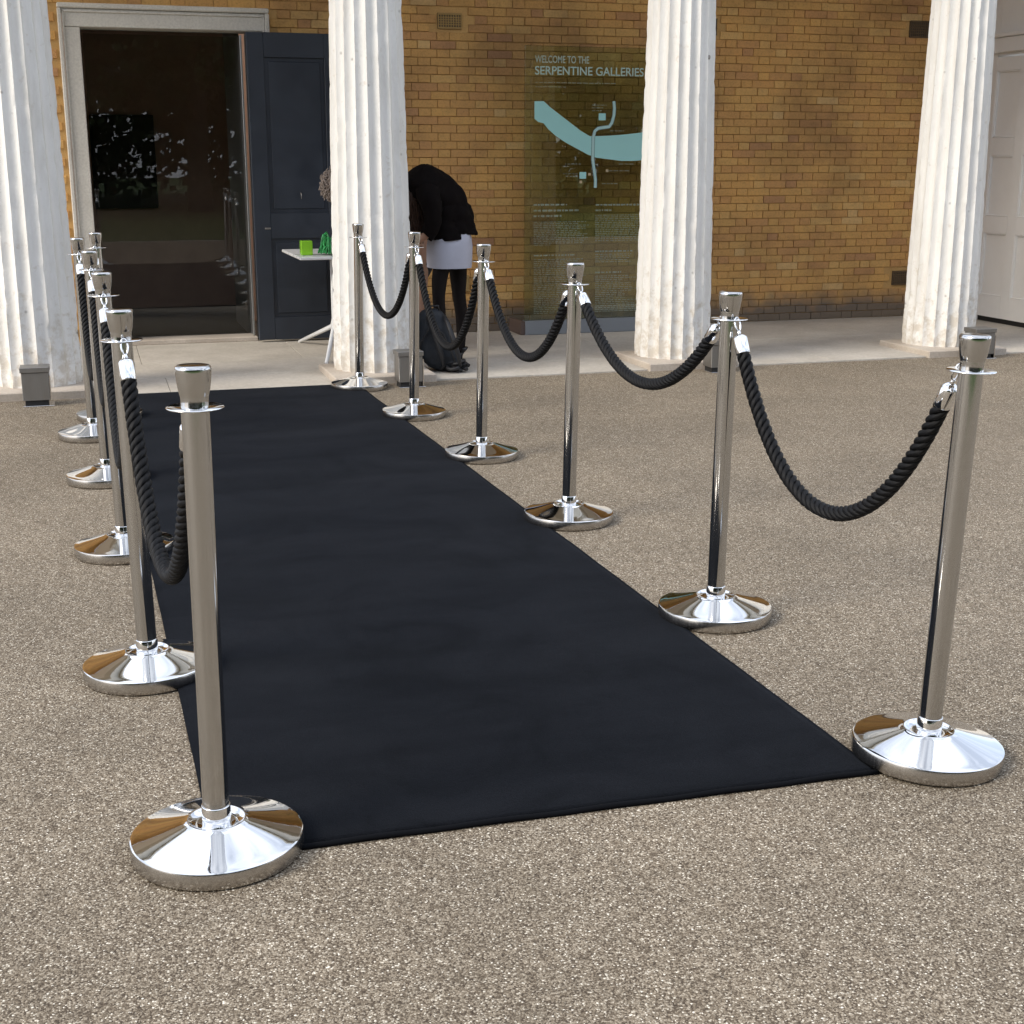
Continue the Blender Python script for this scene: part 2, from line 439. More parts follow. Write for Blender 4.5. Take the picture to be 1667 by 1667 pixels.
order = sorted(range(len(bricks)), key=lambda i: -visible(bricks[i]))
single = set(order[:295])
fv, ff, ft = [], [], []
def pick_tint():
    return min(13, max(0, int(random.gauss(7.6, 2.6))))
for i, (xc, zc, st) in enumerate(bricks):
    t = pick_tint(); me = variants[('s' if st else 'h', t)]
    dy = random.uniform(-.002, .0025)
    dz = .0012*math.sin(xc*1.7+zc*3)
    if i in single:
        o = link('brick', me, brick_wall, (xc, WALL_Y+.0155+dy, zc+dz), (0, random.uniform(-.006, .006), 0))
    else:
        n = len(fv)
        for q in me.vertices: fv.append((q.co.x+xc, q.co.y+WALL_Y+.0155+dy, q.co.z+zc+dz)); ft.append((t+.5)/14)
        for p_ in me.polygons: ff.append(tuple(n+a for a in p_.vertices))
me = bpy.data.meshes.new('brick_courses'); me.from_pydata(fv, [], ff)
ca = me.attributes.new('tint', 'FLOAT_COLOR', 'POINT')
ca.data.foreach_set('color', [c for t in ft for c in (t, t, t, 1)])
me.materials.append(M_brick)
link('brick_courses', me, brick_wall, kind='stuff')
M_airbrick = m_stone('terracotta', (.30, .19, .07), (.40, .27, .11), 9)
M_airdark = m_stone('sooty_terracotta', (.09, .06, .03), (.15, .10, .055), 9)
def air_brick(x, z_, w_, h_, m, label):
    mb = MB()
    mb.box(x-w_/2, x+w_/2, WALL_Y+.004, WALL_Y+.02, z_-h_/2, z_+h_/2, mi=1)
    fr = .014
    for a in (z_-h_/2, z_+h_/2-fr): mb.box(x-w_/2, x+w_/2, WALL_Y-.004, WALL_Y+.003, a, a+fr)
    nx = 9; nz = 5
    for k in range(nx+1):
        xx = x-w_/2+.005 + (w_-.01)*k/nx
        mb.box(xx-.004, xx+.004, WALL_Y-.003, WALL_Y+.0035, z_-h_/2+fr, z_+h_/2-fr)
    for k in range(1, nz):
        zz = z_-h_/2+fr + (h_-2*fr)*k/nz
        mb.box(x-w_/2, x+w_/2, WALL_Y-.0015, WALL_Y+.002, zz-.004, zz+.004)
    return mb.build('air_brick', [m, M_joint], brick_wall, label=label)
air_brick(2.795, 2.405, .19, .115, M_airbrick, 'ochre air brick high between the second and third columns')
air_brick(4.95, 2.42, .19, .13, M_airdark, 'dark air brick high beside the third column')
air_brick(6.94, 2.45, .19, .14, M_airdark, 'dark air brick high beside the fourth column')
air_brick(6.93, .35, .18, .125, M_airdark, 'dark air brick low beside the fourth column')
air_brick(4.98, .36, .18, .125, M_airdark, 'dark air brick low beside the third column')
mb = MB(); mb.box(2.86, 2.93, WALL_Y-.018, WALL_Y-.006, .34, .47, .003)
mb.build('cable_cover', M_airbrick, brick_wall)

# ---------------------------------------------------------------- doorway
ent = thing('gallery_doorway', 'tall gallery doorway with pale stone surround and a blue-black leaf folded open', 'doorway', (.62, WALL_Y, 0))
def ch(mb, name, m, parent, off, **k):
    """build a child whose vertices are given in world space"""
    o = mb.build(name, m, parent, **k); o.location = (-off[0], -off[1], -off[2]); return o
off = (.62, WALL_Y, 0)
mb = MB()
for (x0, x1) in ((-.085, .062), (1.215, 1.40)):
    mb.box(x0+.03, x1-.0 if x0 < 0 else x1-.03, WALL_Y-.05, WALL_Y+.22, .0, 2.286, .004)
ch(mb, 'door_jamb', M_arch, ent, off)
mb = MB()
mb.box(-.055, 1.37, WALL_Y-.05, WALL_Y+.22, 2.289, 2.41, .004)
ch(mb, 'lintel', M_arch, ent, off)
mb = MB()   # raised outer moulding
mb.box(-.085, -.0565, WALL_Y-.07, WALL_Y+.05, 0, 2.411, .006)
mb.box(1.3715, 1.404, WALL_Y-.07, WALL_Y+.05, 0, 2.411, .006)
mb.box(-.085, 1.404, WALL_Y-.07, WALL_Y+.05, 2.4125, 2.448, .008)
mb.box(-.054, -.040, WALL_Y-.062, WALL_Y-.0505, 0, 2.385, .003)
mb.box(1.356, 1.369, WALL_Y-.062, WALL_Y-.0505, 0, 2.385, .003)
mb.box(-.0385, 1.354, WALL_Y-.062, WALL_Y-.0505, 2.386, 2.398, .003)
ch(mb, 'moulding', M_arch, ent, off)
mb = MB(); mb.box(.064, 1.213, WALL_Y-.09, WALL_Y+.24, .0115, .045, .004)
ch(mb, 'door_sill', M_plinth, ent, off)
mb = MB(); mb.box(.08, 1.185, WALL_Y+.145, WALL_Y+.153, .05, 2.26)
ch(mb, 'glass_pane', M_doorglass, ent, off)
mb = MB(); mb.box(1.1865, 1.2005, WALL_Y-.02, WALL_Y+.16, .047, 2.262, .002)
ch(mb, 'steel_edge', m_chrome('satin_steel', (.45, .46, .46), .35), ent, off)
# blue-black door leaf opened back against the surround
LX0, LX1, LY0, LY1 = 1.212, 1.905, 10.585, 10.64
mb = MB()
px0, px1 = LX0+.125, LX1-.125
mb.box(LX0, px0, LY0, LY1, .03, 2.272, .003)
mb.box(px1, LX1, LY0, LY1, .03, 2.272, .003)
for (a, c) in ((.03, .20), (.795, .98), (2.10, 2.272)): mb.box(px0+.0004, px1-.0004, LY0+.0003, LY1, a, c)
leaf = ch(mb, 'door_leaf', M_blue, ent, off, label='blue-black panelled door leaf folded back against the wall')
for (a, c) in ((.2004, .7946), (.9804, 2.0996)):
    mb = MB()
    mb.box(px0+.001, px1-.001, LY0+.016, LY1-.008, a, c)
    mb.box(px0+.030, px1-.030, LY0+.008, LY0+.0155, a+.03, c-.03, .004)
    mb.build('door_panel', M_blue, leaf)
mb = MB(); mb.box(1.29, 1.335, LY0-.006, LY0-.0005, .862, .876, .002)
mb.build('keyhole_plate', M_galv, leaf)
mb = MB(); mb.tube([(1.57, LY0+.010, 1.13), (1.572, LY0-.012, 1.125), (1.572, LY0-.014, 1.085)], .003, 6)
mb.build('hook', M_galv, leaf)

# entrance hall behind the glass
mb = MB()
mb.quad((-.02, 10.99, .0), (1.206, 10.99, .0), (1.206, 12.2, .0), (-.02, 12.2, .0), mi=2)
mb.quad((-1.6, 12.2, .0), (4, 12.2, .0), (4, 13.6, .0), (-1.6, 13.6, .0), mi=2)
mb.quad((-1.6, 13.6, 0), (4, 13.6, 0), (4, 13.6, 3.2), (-1.6, 13.6, 3.2), mi=0)
mb.quad((-.02, 10.99, 3.2), (1.206, 10.99, 3.2), (1.206, 12.2, 3.2), (-.02, 12.2, 3.2), mi=0)
mb.quad((-1.6, 12.2, 3.2), (4, 12.2, 3.2), (4, 13.6, 3.2), (-1.6, 13.6, 3.2), mi=0)
mb.quad((1.206, 10.99, 0), (1.206, 12.2, 0), (1.206, 12.2, 3.2), (1.206, 10.99, 3.2), mi=1)
mb.quad((-.02, 10.99, 0), (-.02, 12.2, 0), (-.02, 12.2, 3.2), (-.02, 10.99, 3.2), mi=1)
mb.quad((-1.6, 12.2, 0), (-1.6, 13.6, 0), (-1.6, 13.6, 3.2), (-1.6, 12.2, 3.2), mi=0)
mb.quad((4, 12.2, 0), (4, 13.6, 0), (4, 13.6, 3.2), (4, 12.2, 3.2), mi=0)
mb.quad((-1.6, 12.2, 0), (-.02, 12.2, 0), (-.02, 12.2, 3.2), (-1.6, 12.2, 3.2), mi=0)
mb.quad((1.206, 12.2, 0), (4, 12.2, 0), (4, 12.2, 3.2), (1.206, 12.2, 3.2), mi=0)
mb.build('entrance_hall', [M_hallwall, M_hallgrey, M_halldark], kind='structure')
pic = thing('wall_picture', 'tall dark painting hanging in the unlit hall behind the door glass', 'painting', (.385, 13.59, 1.35))
mb = MB(); mb.box(-.285, .285, -.045, -.002, -.42, .42, .004); mb.build('frame', M_black, pic)
def m_paintg():
    m = mat('dark_canvas', rough=.5); nt, b = B(m); g = N(nt, 'ShaderNodeTexCoord')
    n = N(nt, 'ShaderNodeTexNoise', ins={'Scale': 3.0, 'Detail': 5.0}); LK(nt, g, 'Object', n, 'Vector')
    r = ramp(nt, [(.4, (.01, .012, .010)), (.6, (.03, .03, .02)), (.72, (.12, .02, .015))]); LK(nt, n, 'Fac', r, 'Fac'); LK(nt, r, 'Color', b, 'Base Color'); return m
mb = MB(); mb.box(-.262, .262, -.05, -.0455, -.395, .395); mb.build('canvas', m_paintg(), pic)

# ---------------------------------------------------------------- columns
def shaft_mesh(seed):
    NF, SP = 20, 12
    v, f = [], []
    zs = []
    z_ = .05
    while z_ < 3.80: zs.append(z_); z_ += .024 if z_ < 2.7 else .1
    zs.append(3.80)
    n = NF*SP
    rnd = random.Random(seed)
    for z_ in zs:
        t = (z_-.05)/3.35
        R0 = .264 - .052*t - .010*t*t
        for k in range(n):
            a = 2*PI*k/n + .06*seed
            u = (k % SP)/SP
            e = abs(2*u-1)
            p = Vector((math.cos(a)*3+seed*7, math.sin(a)*3, z_*3))
            depth = .021*(1 - e**2.2)
            # chipped, worn arrises, worst near the foot
            wear = 0.0
            if e > .7:
                q = noise.noise(Vector((math.cos(a)*9+seed*3, math.sin(a)*9, z_*11))) + .5*noise.noise(Vector((math.cos(a)*25, math.sin(a)*25+seed, z_*33)))
                amp = .0036 + .0060*math.exp(-z_*1.2)
                wear = max(0.0, q-.08)*amp*2.4*(e-.7)/.3
            r = R0 - depth - wear + .0014*noise.noise(p) + .0011*noise.noise(p*6)
            if z_ < .075: r -= .004
            v.append((r*math.cos(a), r*math.sin(a), z_))
    for i in range(len(zs)-1):
        for k in range(n):
            k2 = (k+1) % n
            f.append((i*n+k, i*n+k2, (i+1)*n+k2, (i+1)*n+k))
    me = bpy.data.meshes.new('shaft'); me.from_pydata(v, [], f); me.materials.append(M_column)
    me.polygons.foreach_set('use_smooth', [True]*len(f))
    # keep arrises crisp
    me.update()
    for e in me.edges:
        a, b_ = e.vertices
        if a % n == b_ % n and (a % SP) == 0: e.use_edge_sharp = True
    return me
col_labels = ['white fluted column at the left edge, in front of the doorway surround',
              'white fluted column between the blue-black door leaf and the bending woman',
              'white fluted column standing in front of the right side of the glass information panel',
              'white fluted column beside the white panelled side door']
for i, x in enumerate(COLS):
    c = thing('fluted_column', col_labels[i], 'column', (x, 8.80, 0), group='portico columns')
    link('shaft', shaft_mesh(i+1), c)
    mb = MB()
    h = .050
    mb.box(-.325, .325, -.385, .27, -.02, h, .006)
    mb.build('plinth', M_plinth, c)
    mb = MB(); mb.lathe([(.195, 3.802), (.29, 3.90), (.30, 3.93)], 40); mb.box(-.32, .32, -.32, .32, 3.932, 4.06, .006)
    mb.build('capital', M_column, c)
def plug(ci, px, py):
    pass
for ci, ang, z_ in ((2, -1.02, 2.02), (3, -1.30, .17)):
    c = [o for o in bpy.data.objects if o.name.startswith('fluted_column')][ci]
    R0 = .264 - .062*(z_/3.4)
    M = Matrix.Translation((R0*math.cos(ang), R0*math.sin(ang), z_)) @ Vector((math.cos(ang), math.sin(ang), 0)).to_track_quat('Z', 'Y').to_matrix().to_4x4()
    mb = MB(); mb.lathe([(.014, -.02), (.014, .002), (.009, .004)], 16, M); mb.build('fixing_plug', M_galv, c)

# entablature, ceiling and upper storey that shade the portico
roof = thing('portico_roof', 'stone entablature and ceiling carried by the row of columns', 'roof', (3.5, 9.6, 4.06))
o_ = (3.5, 9.6, 4.06)
mb = MB(); mb.box(-2.6, 8.2, 8.47, 9.13, 4.062, 4.75, .01); mb.box(-2.7, 8.3, 8.30, 9.2, 4.752, 4.9, .01); ch(mb, 'entablature', M_arch, roof, o_)
mb = MB(); mb.box(-2.6, 8.2, 9.132, 10.77, 4.085, 4.25); ch(mb, 'ceiling', M_plaster, roof, o_)
mb = MB(); mb.box(-2.6, 8.2, 9.21, 11.0, 4.252, 4.7); ch(mb, 'parapet', M_arch, roof, o_)

# white side wall with panelled door at the right end of the portico
XD = 7.41
sw = MB()
sw.box(XD+.02, XD+.3, 10.34, 10.778, 0, 4.08)
sw.box(XD+.02, XD+.3, 8.3, 9.44, 0, 4.08)
sw.box(XD+.02, XD+.3, 9.442, 10.338, 2.215, 4.08)
side_wall = sw.build('side_wall', M_white, label='white rendered return wall closing the right end of the portico', category='wall')
sdo = thing('side_door', 'white panelled door standing beyond the rightmost column', 'door', (XD, 9.9, 0))
o2 = (XD, 9.9, 0)
ys = [9.455, 9.60, 9.895, 9.995, 10.31, 10.335]
zs_ = [.055, .235, .76, .90, 1.40, 1.545, 2.09, 2.20]
mb = MB()
D0, D1 = XD+.002, XD+.045
ystiles = [(9.452, 9.575), (9.885, 10.005), (10.31, 10.336)]
for (a, c) in ystiles: mb.box(D0, D1, a, c, .055, 2.195, .002)
rails = [(.055, .235), (.765, .905), (1.405, 1.55), (2.09, 2.195)]
for (a, c) in rails:
    for (ya, yb) in ((9.5755, 9.8845), (10.0055, 10.3095)): mb.box(D0+.0003, D1, ya, yb, a, c)
lf = ch(mb, 'door_leaf', M_white, sdo, o2)
for (za, zb) in ((.2355, .7645), (.9055, 1.4045), (1.5505, 2.0895)):
    for (ya, yb) in ((9.5757, 9.8843), (10.0057, 10.3093)):
        mb = MB()
        mb.box(D0+.018, D1-.006, ya, yb, za, zb)
        g_ = .012
        # ovolo bead round the panel
        mb.box(D0+.004, D0+.0175, ya, ya+g_, za, zb, .003); mb.box(D0+.004, D0+.0175, yb-g_, yb, za, zb, .003)
        mb.box(D0+.004, D0+.0175, ya+g_+.0003, yb-g_-.0003, za, za+g_, .003); mb.box(D0+.004, D0+.0175, ya+g_+.0003, yb-g_-.0003, zb-g_, zb, .003)
        mb.build('door_panel', M_white, lf)
mb = MB(); mb.box(XD+.03, XD+.05, 9.45, 10.336, .011, .054); ch(mb, 'gap_shade_strip', M_black, sdo, o2)  # black strip stands in for the shade in the gap under the leaf
mb = MB(); mb.box(XD-.02, XD+.0195, 9.3, 10.42, 2.235, 2.355, .006); mb.box(XD-.045, XD+.0195, 9.25, 10.46, 2.357, 2.39, .006); ch(mb, 'head_moulding', M_white, sdo, o2)

# ---------------------------------------------------------------- glass information panel
PY = 10.45
ip = thing('information_panel', 'tinted glass information panel lettered SERPENTINE GALLERIES with a turquoise lake map', 'sign', (3.85, PY, 0))
po = (3.85, PY, 0)
mb = MB(); mb.box(3.30, 4.62, PY, PY+.018, .126, 2.215, .001); gp = ch(mb, 'glass_sheet', M_panelglass, ip, po)
mb = MB(); mb.box(3.30, 4.62, PY-.025, PY+.06, .0125, .125, .003); ch(mb, 'base_channel', m_chrome('grey_steel', (.36, .40, .46), .42), ip, po)
mb = MB(); mb.box(3.262, 3.2985, PY-.02, PY+.30, .0125, .12, .003); ch(mb, 'end_bracket', mat('dark_bracket', (.10, .07, .06), .6), ip, po)
FY = PY-.0012
def text_mesh(name, s, size, x, z_, m, target_w=None, spacing=1.0, flat=1.0):
    cu = bpy.data.curves.new(name, 'FONT'); cu.body = s; cu.size = size; cu.space_character = spacing; cu.extrude = .0004
    cu.offset = size*.012
    to = bpy.data.objects.new(name, cu); col.objects.link(to)
    bpy.context.view_layer.update()
    me = bpy.data.meshes.new_from_object(to.evaluated_get(bpy.context.evaluated_depsgraph_get()))
    bpy.data.objects.remove(to); bpy.data.curves.remove(cu)
    xs = [q.co.x for q in me.vertices]; wdt = max(xs)-min(xs); x0 = min(xs)
    k = (target_w/wdt) if target_w else 1
    for q in me.vertices: q.co = Vector((x + (q.co.x-x0)*k, FY - q.co.z, z_ + q.co.y*flat))
    me.materials.clear(); me.materials.append(m)
    o = link(name, me, ip); o.location = (-po[0], -po[1], -po[2]); return o
text_mesh('title_lettering', 'SERPENTINE GALLERIES', .088, 3.379, 2.005, M_printb, .896)
text_mesh('heading_lettering', 'WELCOME TO THE', .075, 3.379, 2.092, M_print, .44)
# point on the panel from a photo pixel of the printed map, measured once and stored as metres
def pp(u, v_):
    a = R(17); p = R(14.457)
    X, Yc = (u-833.5)/2224.4, (833.5-v_)/2224.4
    # ray in yaw frame
    ry = math.cos(p) + Yc*math.sin(p); rz = -math.sin(p) + Yc*math.cos(p); rx = X
    wx = rx*math.cos(a) + ry*math.sin(a); wy = -rx*math.sin(a) + ry*math.cos(a)
    t = PY/wy
    return wx*t, 1.371 + rz*t
def z6(pts, x0=840, y0=80, k=220/1467): return [pp(x0+a*k, y0+b_*k) for a, b_ in pts]
def flat_poly(name, pts, m, dy=0.0):
    bm = bmesh.new(); vs = [bm.verts.new((a, FY-.0004-dy, b_)) for a, b_ in pts]
    f = bm.faces.new(vs); bmesh.ops.triangulate(bm, faces=[f])
    me = bpy.data.meshes.new(name); bm.to_mesh(me); bm.free(); me.materials.append(m)
    o = link(name, me, ip); o.location = (-po[0], -po[1], -po[2]); return o
river = z6([(200, 565), (300, 565), (370, 630), (480, 715), (590, 800), (700, 885), (800, 945), (960, 942), (1120, 932), (1280, 915), (1420, 898),
            (1900, 840), (1900, 1120), (1420, 1200), (1300, 1212), (1150, 1214), (1000, 1195), (870, 1178), (780, 1145), (660, 1080), (540, 1015), (430, 940), (350, 870), (300, 805), (240, 790), (200, 755)])
flat_poly('map_lake', river, M_water)
def strip(cl, hw, name, m, dy):
    L_, R_ = [], []
    for i, (a, b_) in enumerate(cl):
        p0 = Vector(cl[max(i-1, 0)]); p1 = Vector(cl[min(i+1, len(cl)-1)]); t = (p1-p0).normalized(); n = Vector((-t.y, t.x))*hw
        L_.append((a+n.x, b_+n.y)); R_.append((a-n.x, b_-n.y))
    mb = MB()
    for i in range(len(cl)-1):
        mb.quad(*[(q[0], FY-.0004-dy, q[1]) for q in (L_[i], L_[i+1], R_[i+1], R_[i])])
    o = mb.build(name, m, ip); o.location = (-po[0], -po[1], -po[2]); return o
road = z6([(1062, 565), (1068, 640), (1062, 720), (1040, 800), (1010, 842), (950, 850), (890, 860), (855, 890), (838, 960), (835, 1080), (832, 1200), (850, 1320), (862, 1420), (860, 1505)])
strip(road, .0145, 'map_road', M_roadedge, .0004)
strip(road, .0105, 'map_road', M_road, .0008)
for (a, b_, s_) in ((935, 735, 38), (725, 1370, 36)):
    flat_poly('map_marker', z6([(a-s_, b_-s_), (a+s_, b_-s_), (a+s_, b_+s_), (a-s_, b_+s_)]), M_water)
for (a, b_) in ((797, 1357), (703, 1442), (988, 1320)):
    flat_poly('map_marker', z6([(a-14, b_-14), (a+14, b_-14), (a+14, b_+14), (a-14, b_+14)]), mat('printed_dot', (.55, .42, .25), .6))
# small print: rows of tiny strokes, too small to read in the photograph
mb = MB(); rt = random.Random(3)
def line(u0, u1, v_, h=.006, word=(.012, .045)):
    xa, za = pp(u0, v_); xb, zb = pp(u1, v_)
    x = xa
    while x < xb:
        L = min(rt.uniform(*word), xb-x)
        n = max(1, int(L/.0052))
        for k in range(n):
            hh = h*rt.uniform(.55, 1.0)
            mb.quad((x+k*.0052, FY-.0004, za-hh/2), (x+k*.0052+.0030, FY-.0004, za-hh/2), (x+k*.0052+.0030, FY-.0004, za+hh/2), (x+k*.0052, FY-.0004, za+hh/2))
        x += L+.007
s = 220/1467
line(872, 1004, 134); line(872, 922, 141)
for (a, b_, c) in ((964, 987, 171), (964, 984, 175.5), (964, 980, 180), (920, 946, 267), (917, 941, 283), (921, 941, 287), (993, 1016, 213), (1008, 1032, 267), (989, 1025, 278), (980, 1006, 299)): line(a, b_, c)
k7 = 240/1667
for v_ in (95, 160, 222): line(840+200*k7, 840+(580 if v_ == 95 else 715 if v_ == 160 else 520)*k7, 320+v_*k7, .017)
for v_ in (95, 155): line(840+900*k7, 1060 if v_ == 95 else 996, 320+v_*k7, .017)
for q in range(14): line(869, 840+rt.uniform(700, 830)*k7 if q != 13 else 897, 320+(290+q*20)*k7)
for q in range(15): line(969, 1068, 320+(212+q*20.5)*k7)
line(869, 937, 320+668*k7, .013); line(969, 1030, 320+620*k7, .013); line(969, 1012, 320+858*k7, .014)
for q in range(30): line(869, 840+rt.uniform(650, 800)*k7, 320+(715+q*21)*k7)
for q in range(5): line(969, 1020+rt.uniform(0, 10), 320+(655+q*21)*k7)
for q in range(20): line(969, 840+rt.uniform(1180, 1500)*k7, 320+(900+q*21)*k7)
sp = mb.build('small_print', M_print, ip, kind='stuff'); sp.location = (-po[0], -po[1], -po[2])

# ---------------------------------------------------------------- uplighters at the column feet
def uplighter(x, y, wd, ht, label, rz=0):
    t = thing('uplighter', label, 'light fitting', (x, y, 0), (0, 0, rz), group='steel uplighters at the column feet')
    mb = MB(); mb.box(-wd/2, wd/2, -.075, .06, .035, ht-.03, .003); mb.build('housing', M_galv, t)
    mb = MB(); mb.box(-wd/2-.006, wd/2+.006, -.081, .066, ht-.0295, ht, .002); mb.build('lid', M_galv, t)
    mb = MB(); mb.box(-wd/2+.012, wd/2-.012, -.06, .05, .006, .0345); mb.build('base', M_black, t)  # recessed block painted black as the shaded gap under the housing
    mb = MB(); mb.box(-wd/2, wd/2+.02, -.085, .07, .001, .0055, .001); mb.box(wd/2+.001, wd/2+.007, -.075, .06, .006, ht-.05); mb.build('foot_plate', M_chrome, t)
    return t
uplighter(-.34, 8.27, .150, .225, 'square steel uplighter on the gravel before the leftmost column')
uplighter(1.86, 8.30, .150, .225, 'square steel uplighter half hidden behind the fifth rope post on the right')
uplighter(3.97, 8.30, .150, .215, 'square steel uplighter at the foot of the column before the glass panel')
uplighter(6.03, 8.34, .160, .215, 'square steel uplighter at the foot of the column by the white side door')

# ---------------------------------------------------------------- carpet
def carpet():
    t = thing('carpet', 'long black velour runner laid on the gravel up to the gallery terrace', 'carpet', (.86, 5.5, 0))
    c00, c10, c11, c01 = Vector((.158, 2.560)), Vector((1.655, 2.525)), Vector((1.560, 8.442)), Vector((.075, 8.442))
    nx, ny = 60, 240
    v, f = [], []
    for j in range(ny+1):
        for i in range(nx+1):
            u, q = i/nx, j/ny
            p = (c00*(1-u)+c10*u)*(1-q) + (c01*(1-u)+c11*u)*q
            e = min(u, 1-u)*1.48; e2 = min(q, 1-q)*5.9; ee = min(e, e2)
            wob = .0022*noise.noise(Vector((p.x*1.6, p.y*1.1, 0))) + .0010*noise.noise(Vector((p.x*5, p.y*4, 3)))
            edge = .003*max(0, 1-ee/.02)
            p2 = p.copy()
            if i in (0, nx): p2.x += .0035*noise.noise(Vector((0, p.y*3, i)))
            v.append((p2.x-.86, p2.y-5.5, .0105 + wob*min(1, ee/.05) - edge))
    for j in range(ny):
        for i in range(nx):
            a = j*(nx+1)+i; f.append((a, a+1, a+nx+2, a+nx+1))
    # skirt down to the ground
    n = len(v)
    ring = [i for i in range(nx+1)] + [j*(nx+1)+nx for j in range(1, ny+1)] + [ny*(nx+1)+i for i in range(nx-1, -1, -1)] + [j*(nx+1) for j in range(ny-1, 0, -1)]
    for a in ring: v.append((v[a][0], v[a][1], .0008))
    for k, a in enumerate(ring):
        k2 = (k+1) % len(ring); f.append((a, n+k, n+k2, ring[k2]))
    me = bpy.data.meshes.new('pile'); me.from_pydata(v, [], f); me.materials.append(M_carpet)
    me.polygons.foreach_set('use_smooth', [len(p) == 4 for p in f]); link('pile', me, t)
    mb = MB()
    pts = [(c00 + (c10-c00)*k/40) for k in range(41)]
    mb.tube([(p.x-.86, p.y-5.5+.001, .0068+.0012*math.sin(k*.9)) for k, p in enumerate(pts)], .0062, 8)
    mb.build('edge_binding', M_binding, t)
    return t
carpet()

# ---------------------------------------------------------------- stanchions
def stanchion_proto():
    t = thing('rope_post', '', 'rope post', (0, 0, 0), group='chrome rope posts lining the carpet')
    S = 72
    mb = MB()
    mb.lathe([(.150, .001), (.1635, .003), (.1648, .007), (.1648, .034), (.1635, .0375)], S, cap=False)
    rim = mb.build('base_rim', M_rim, t)
    mb = MB()
    prof = [(.1635, .0375), (.1615, .0385)] + [(.1600 - .1035*k/10, .039 + .031*(k/10)**1.12) for k in range(11)] + [(.0545, .0715), (.0530, .0705), (.0500, .066), (.034, .063), (.0275, .063)]
    mb.lathe(prof, S, cap=False)
    mb.build('base_cover', M_chrome, t)
    mb = MB(); mb.lathe([(.0275, .062), (.0275, .100), (.0268, .1015), (.0255, .1015)], 40, cap=False)
    mb.box(-.0035, .0035, -.0285, -.0268, .078, .086)
    mb.build('collar', M_chrome, t)
    mb = MB(); mb.lathe([(.0252, .06), (.0252, .9165)], 56, cap=False); mb.build('pole', M_tube, t)
    mb = MB()
    ring = [(.0245, .9165), (.0500, .9175), (.0512, .919), (.0500, .9207), (.0245, .9212)]
    mb.lathe(ring, 48, cap=False)
    mb.build('hook_ring', M_chrome, t)
    mb = MB()
    mb.lathe([(.0245, .9205), (.0248, .936), (.0252, .9375), (.0248, .939), (.0262, .943), (.0285, .955), (.0305, .970), (.0318, .985), (.0322, .992), (.0315, .9965),
              (.029, .9985), (.020, .9998), (.010, 1.0003), (.0, 1.0004)], 56, cap=False)
    mb.build('finial', M_tube, t)
    return t
post_labels = {
 'R1': 'chrome rope post at the near right corner of the carpet',
 'R2': 'second nearest chrome rope post on the right of the carpet, holding two ropes',
 'R3': 'third nearest chrome rope post on the right, in front of the glass information panel',
 'R4': 'fourth nearest chrome rope post on the right, just right of the bending woman',
 'R5': 'fifth nearest chrome rope post on the right, in front of the bending woman',
 'R6': 'chrome rope post at the terrace end of the right row, before the second column',
 'L1': 'chrome rope post at the near left corner of the carpet, largest in view',
 'L2': 'second nearest chrome rope post on the left of the carpet',
 'L3': 'third nearest chrome rope post in the overlapping left row',
 'L4': 'fourth nearest chrome rope post in the overlapping left row',
 'L5': 'fifth left rope post, with the outermost pole beside the leftmost column',
 'L6': 'farthest left rope post, its top showing against the door surround'}
POST = dict(R1=(1.814, 2.577, .034), R2=(1.777, 3.665, .011), R3=(1.729, 4.897, .016), R4=(1.722, 6.130, .016), R5=(1.658, 7.272, .019), R6=(1.551, 8.300, .017),
            L1=(.167, 2.610, .006), L2=(.078, 3.676, -.012), L3=(.051, 4.941, -.012), L4=(.013, 6.140, -.006), L5=(-.037, 7.179, -.008), L6=(.052, 7.696, -.008))
proto = stanchion_proto()
first = True
tops = {}
rp_ = random.Random(5)
for k, (x, y, lean) in POST.items():
    t = proto if first else copy_tree(proto); first = False
    # camera-right in this frame, the way the posts lean
    lx, ly = lean*math.cos(R(17)), -lean*math.sin(R(17))
    t.location = (x, y, .0022 if k in ('R1',) else .0)
    # on the carpet's edge the base stands on carpet and gravel
    ax = Vector((lx, ly, 1)).normalized()
    qrot = ax.to_track_quat('Z', 'Y')
    t.rotation_mode = 'QUATERNION'
    t.rotation_quaternion = qrot @ Matrix.Rotation(rp_.uniform(0, 6.28), 3, 'Z').to_quaternion() if k not in ('L1', 'R1', 'R2', 'L2') else qrot
    # keep the base flat: rotate only slightly and sink nothing
    if k == 'R1': t.scale = (1.06, 1.06, 1)
    t['label'] = post_labels[k]
    tops[k] = Vector((x, y, t.location.z)) + ax*.918
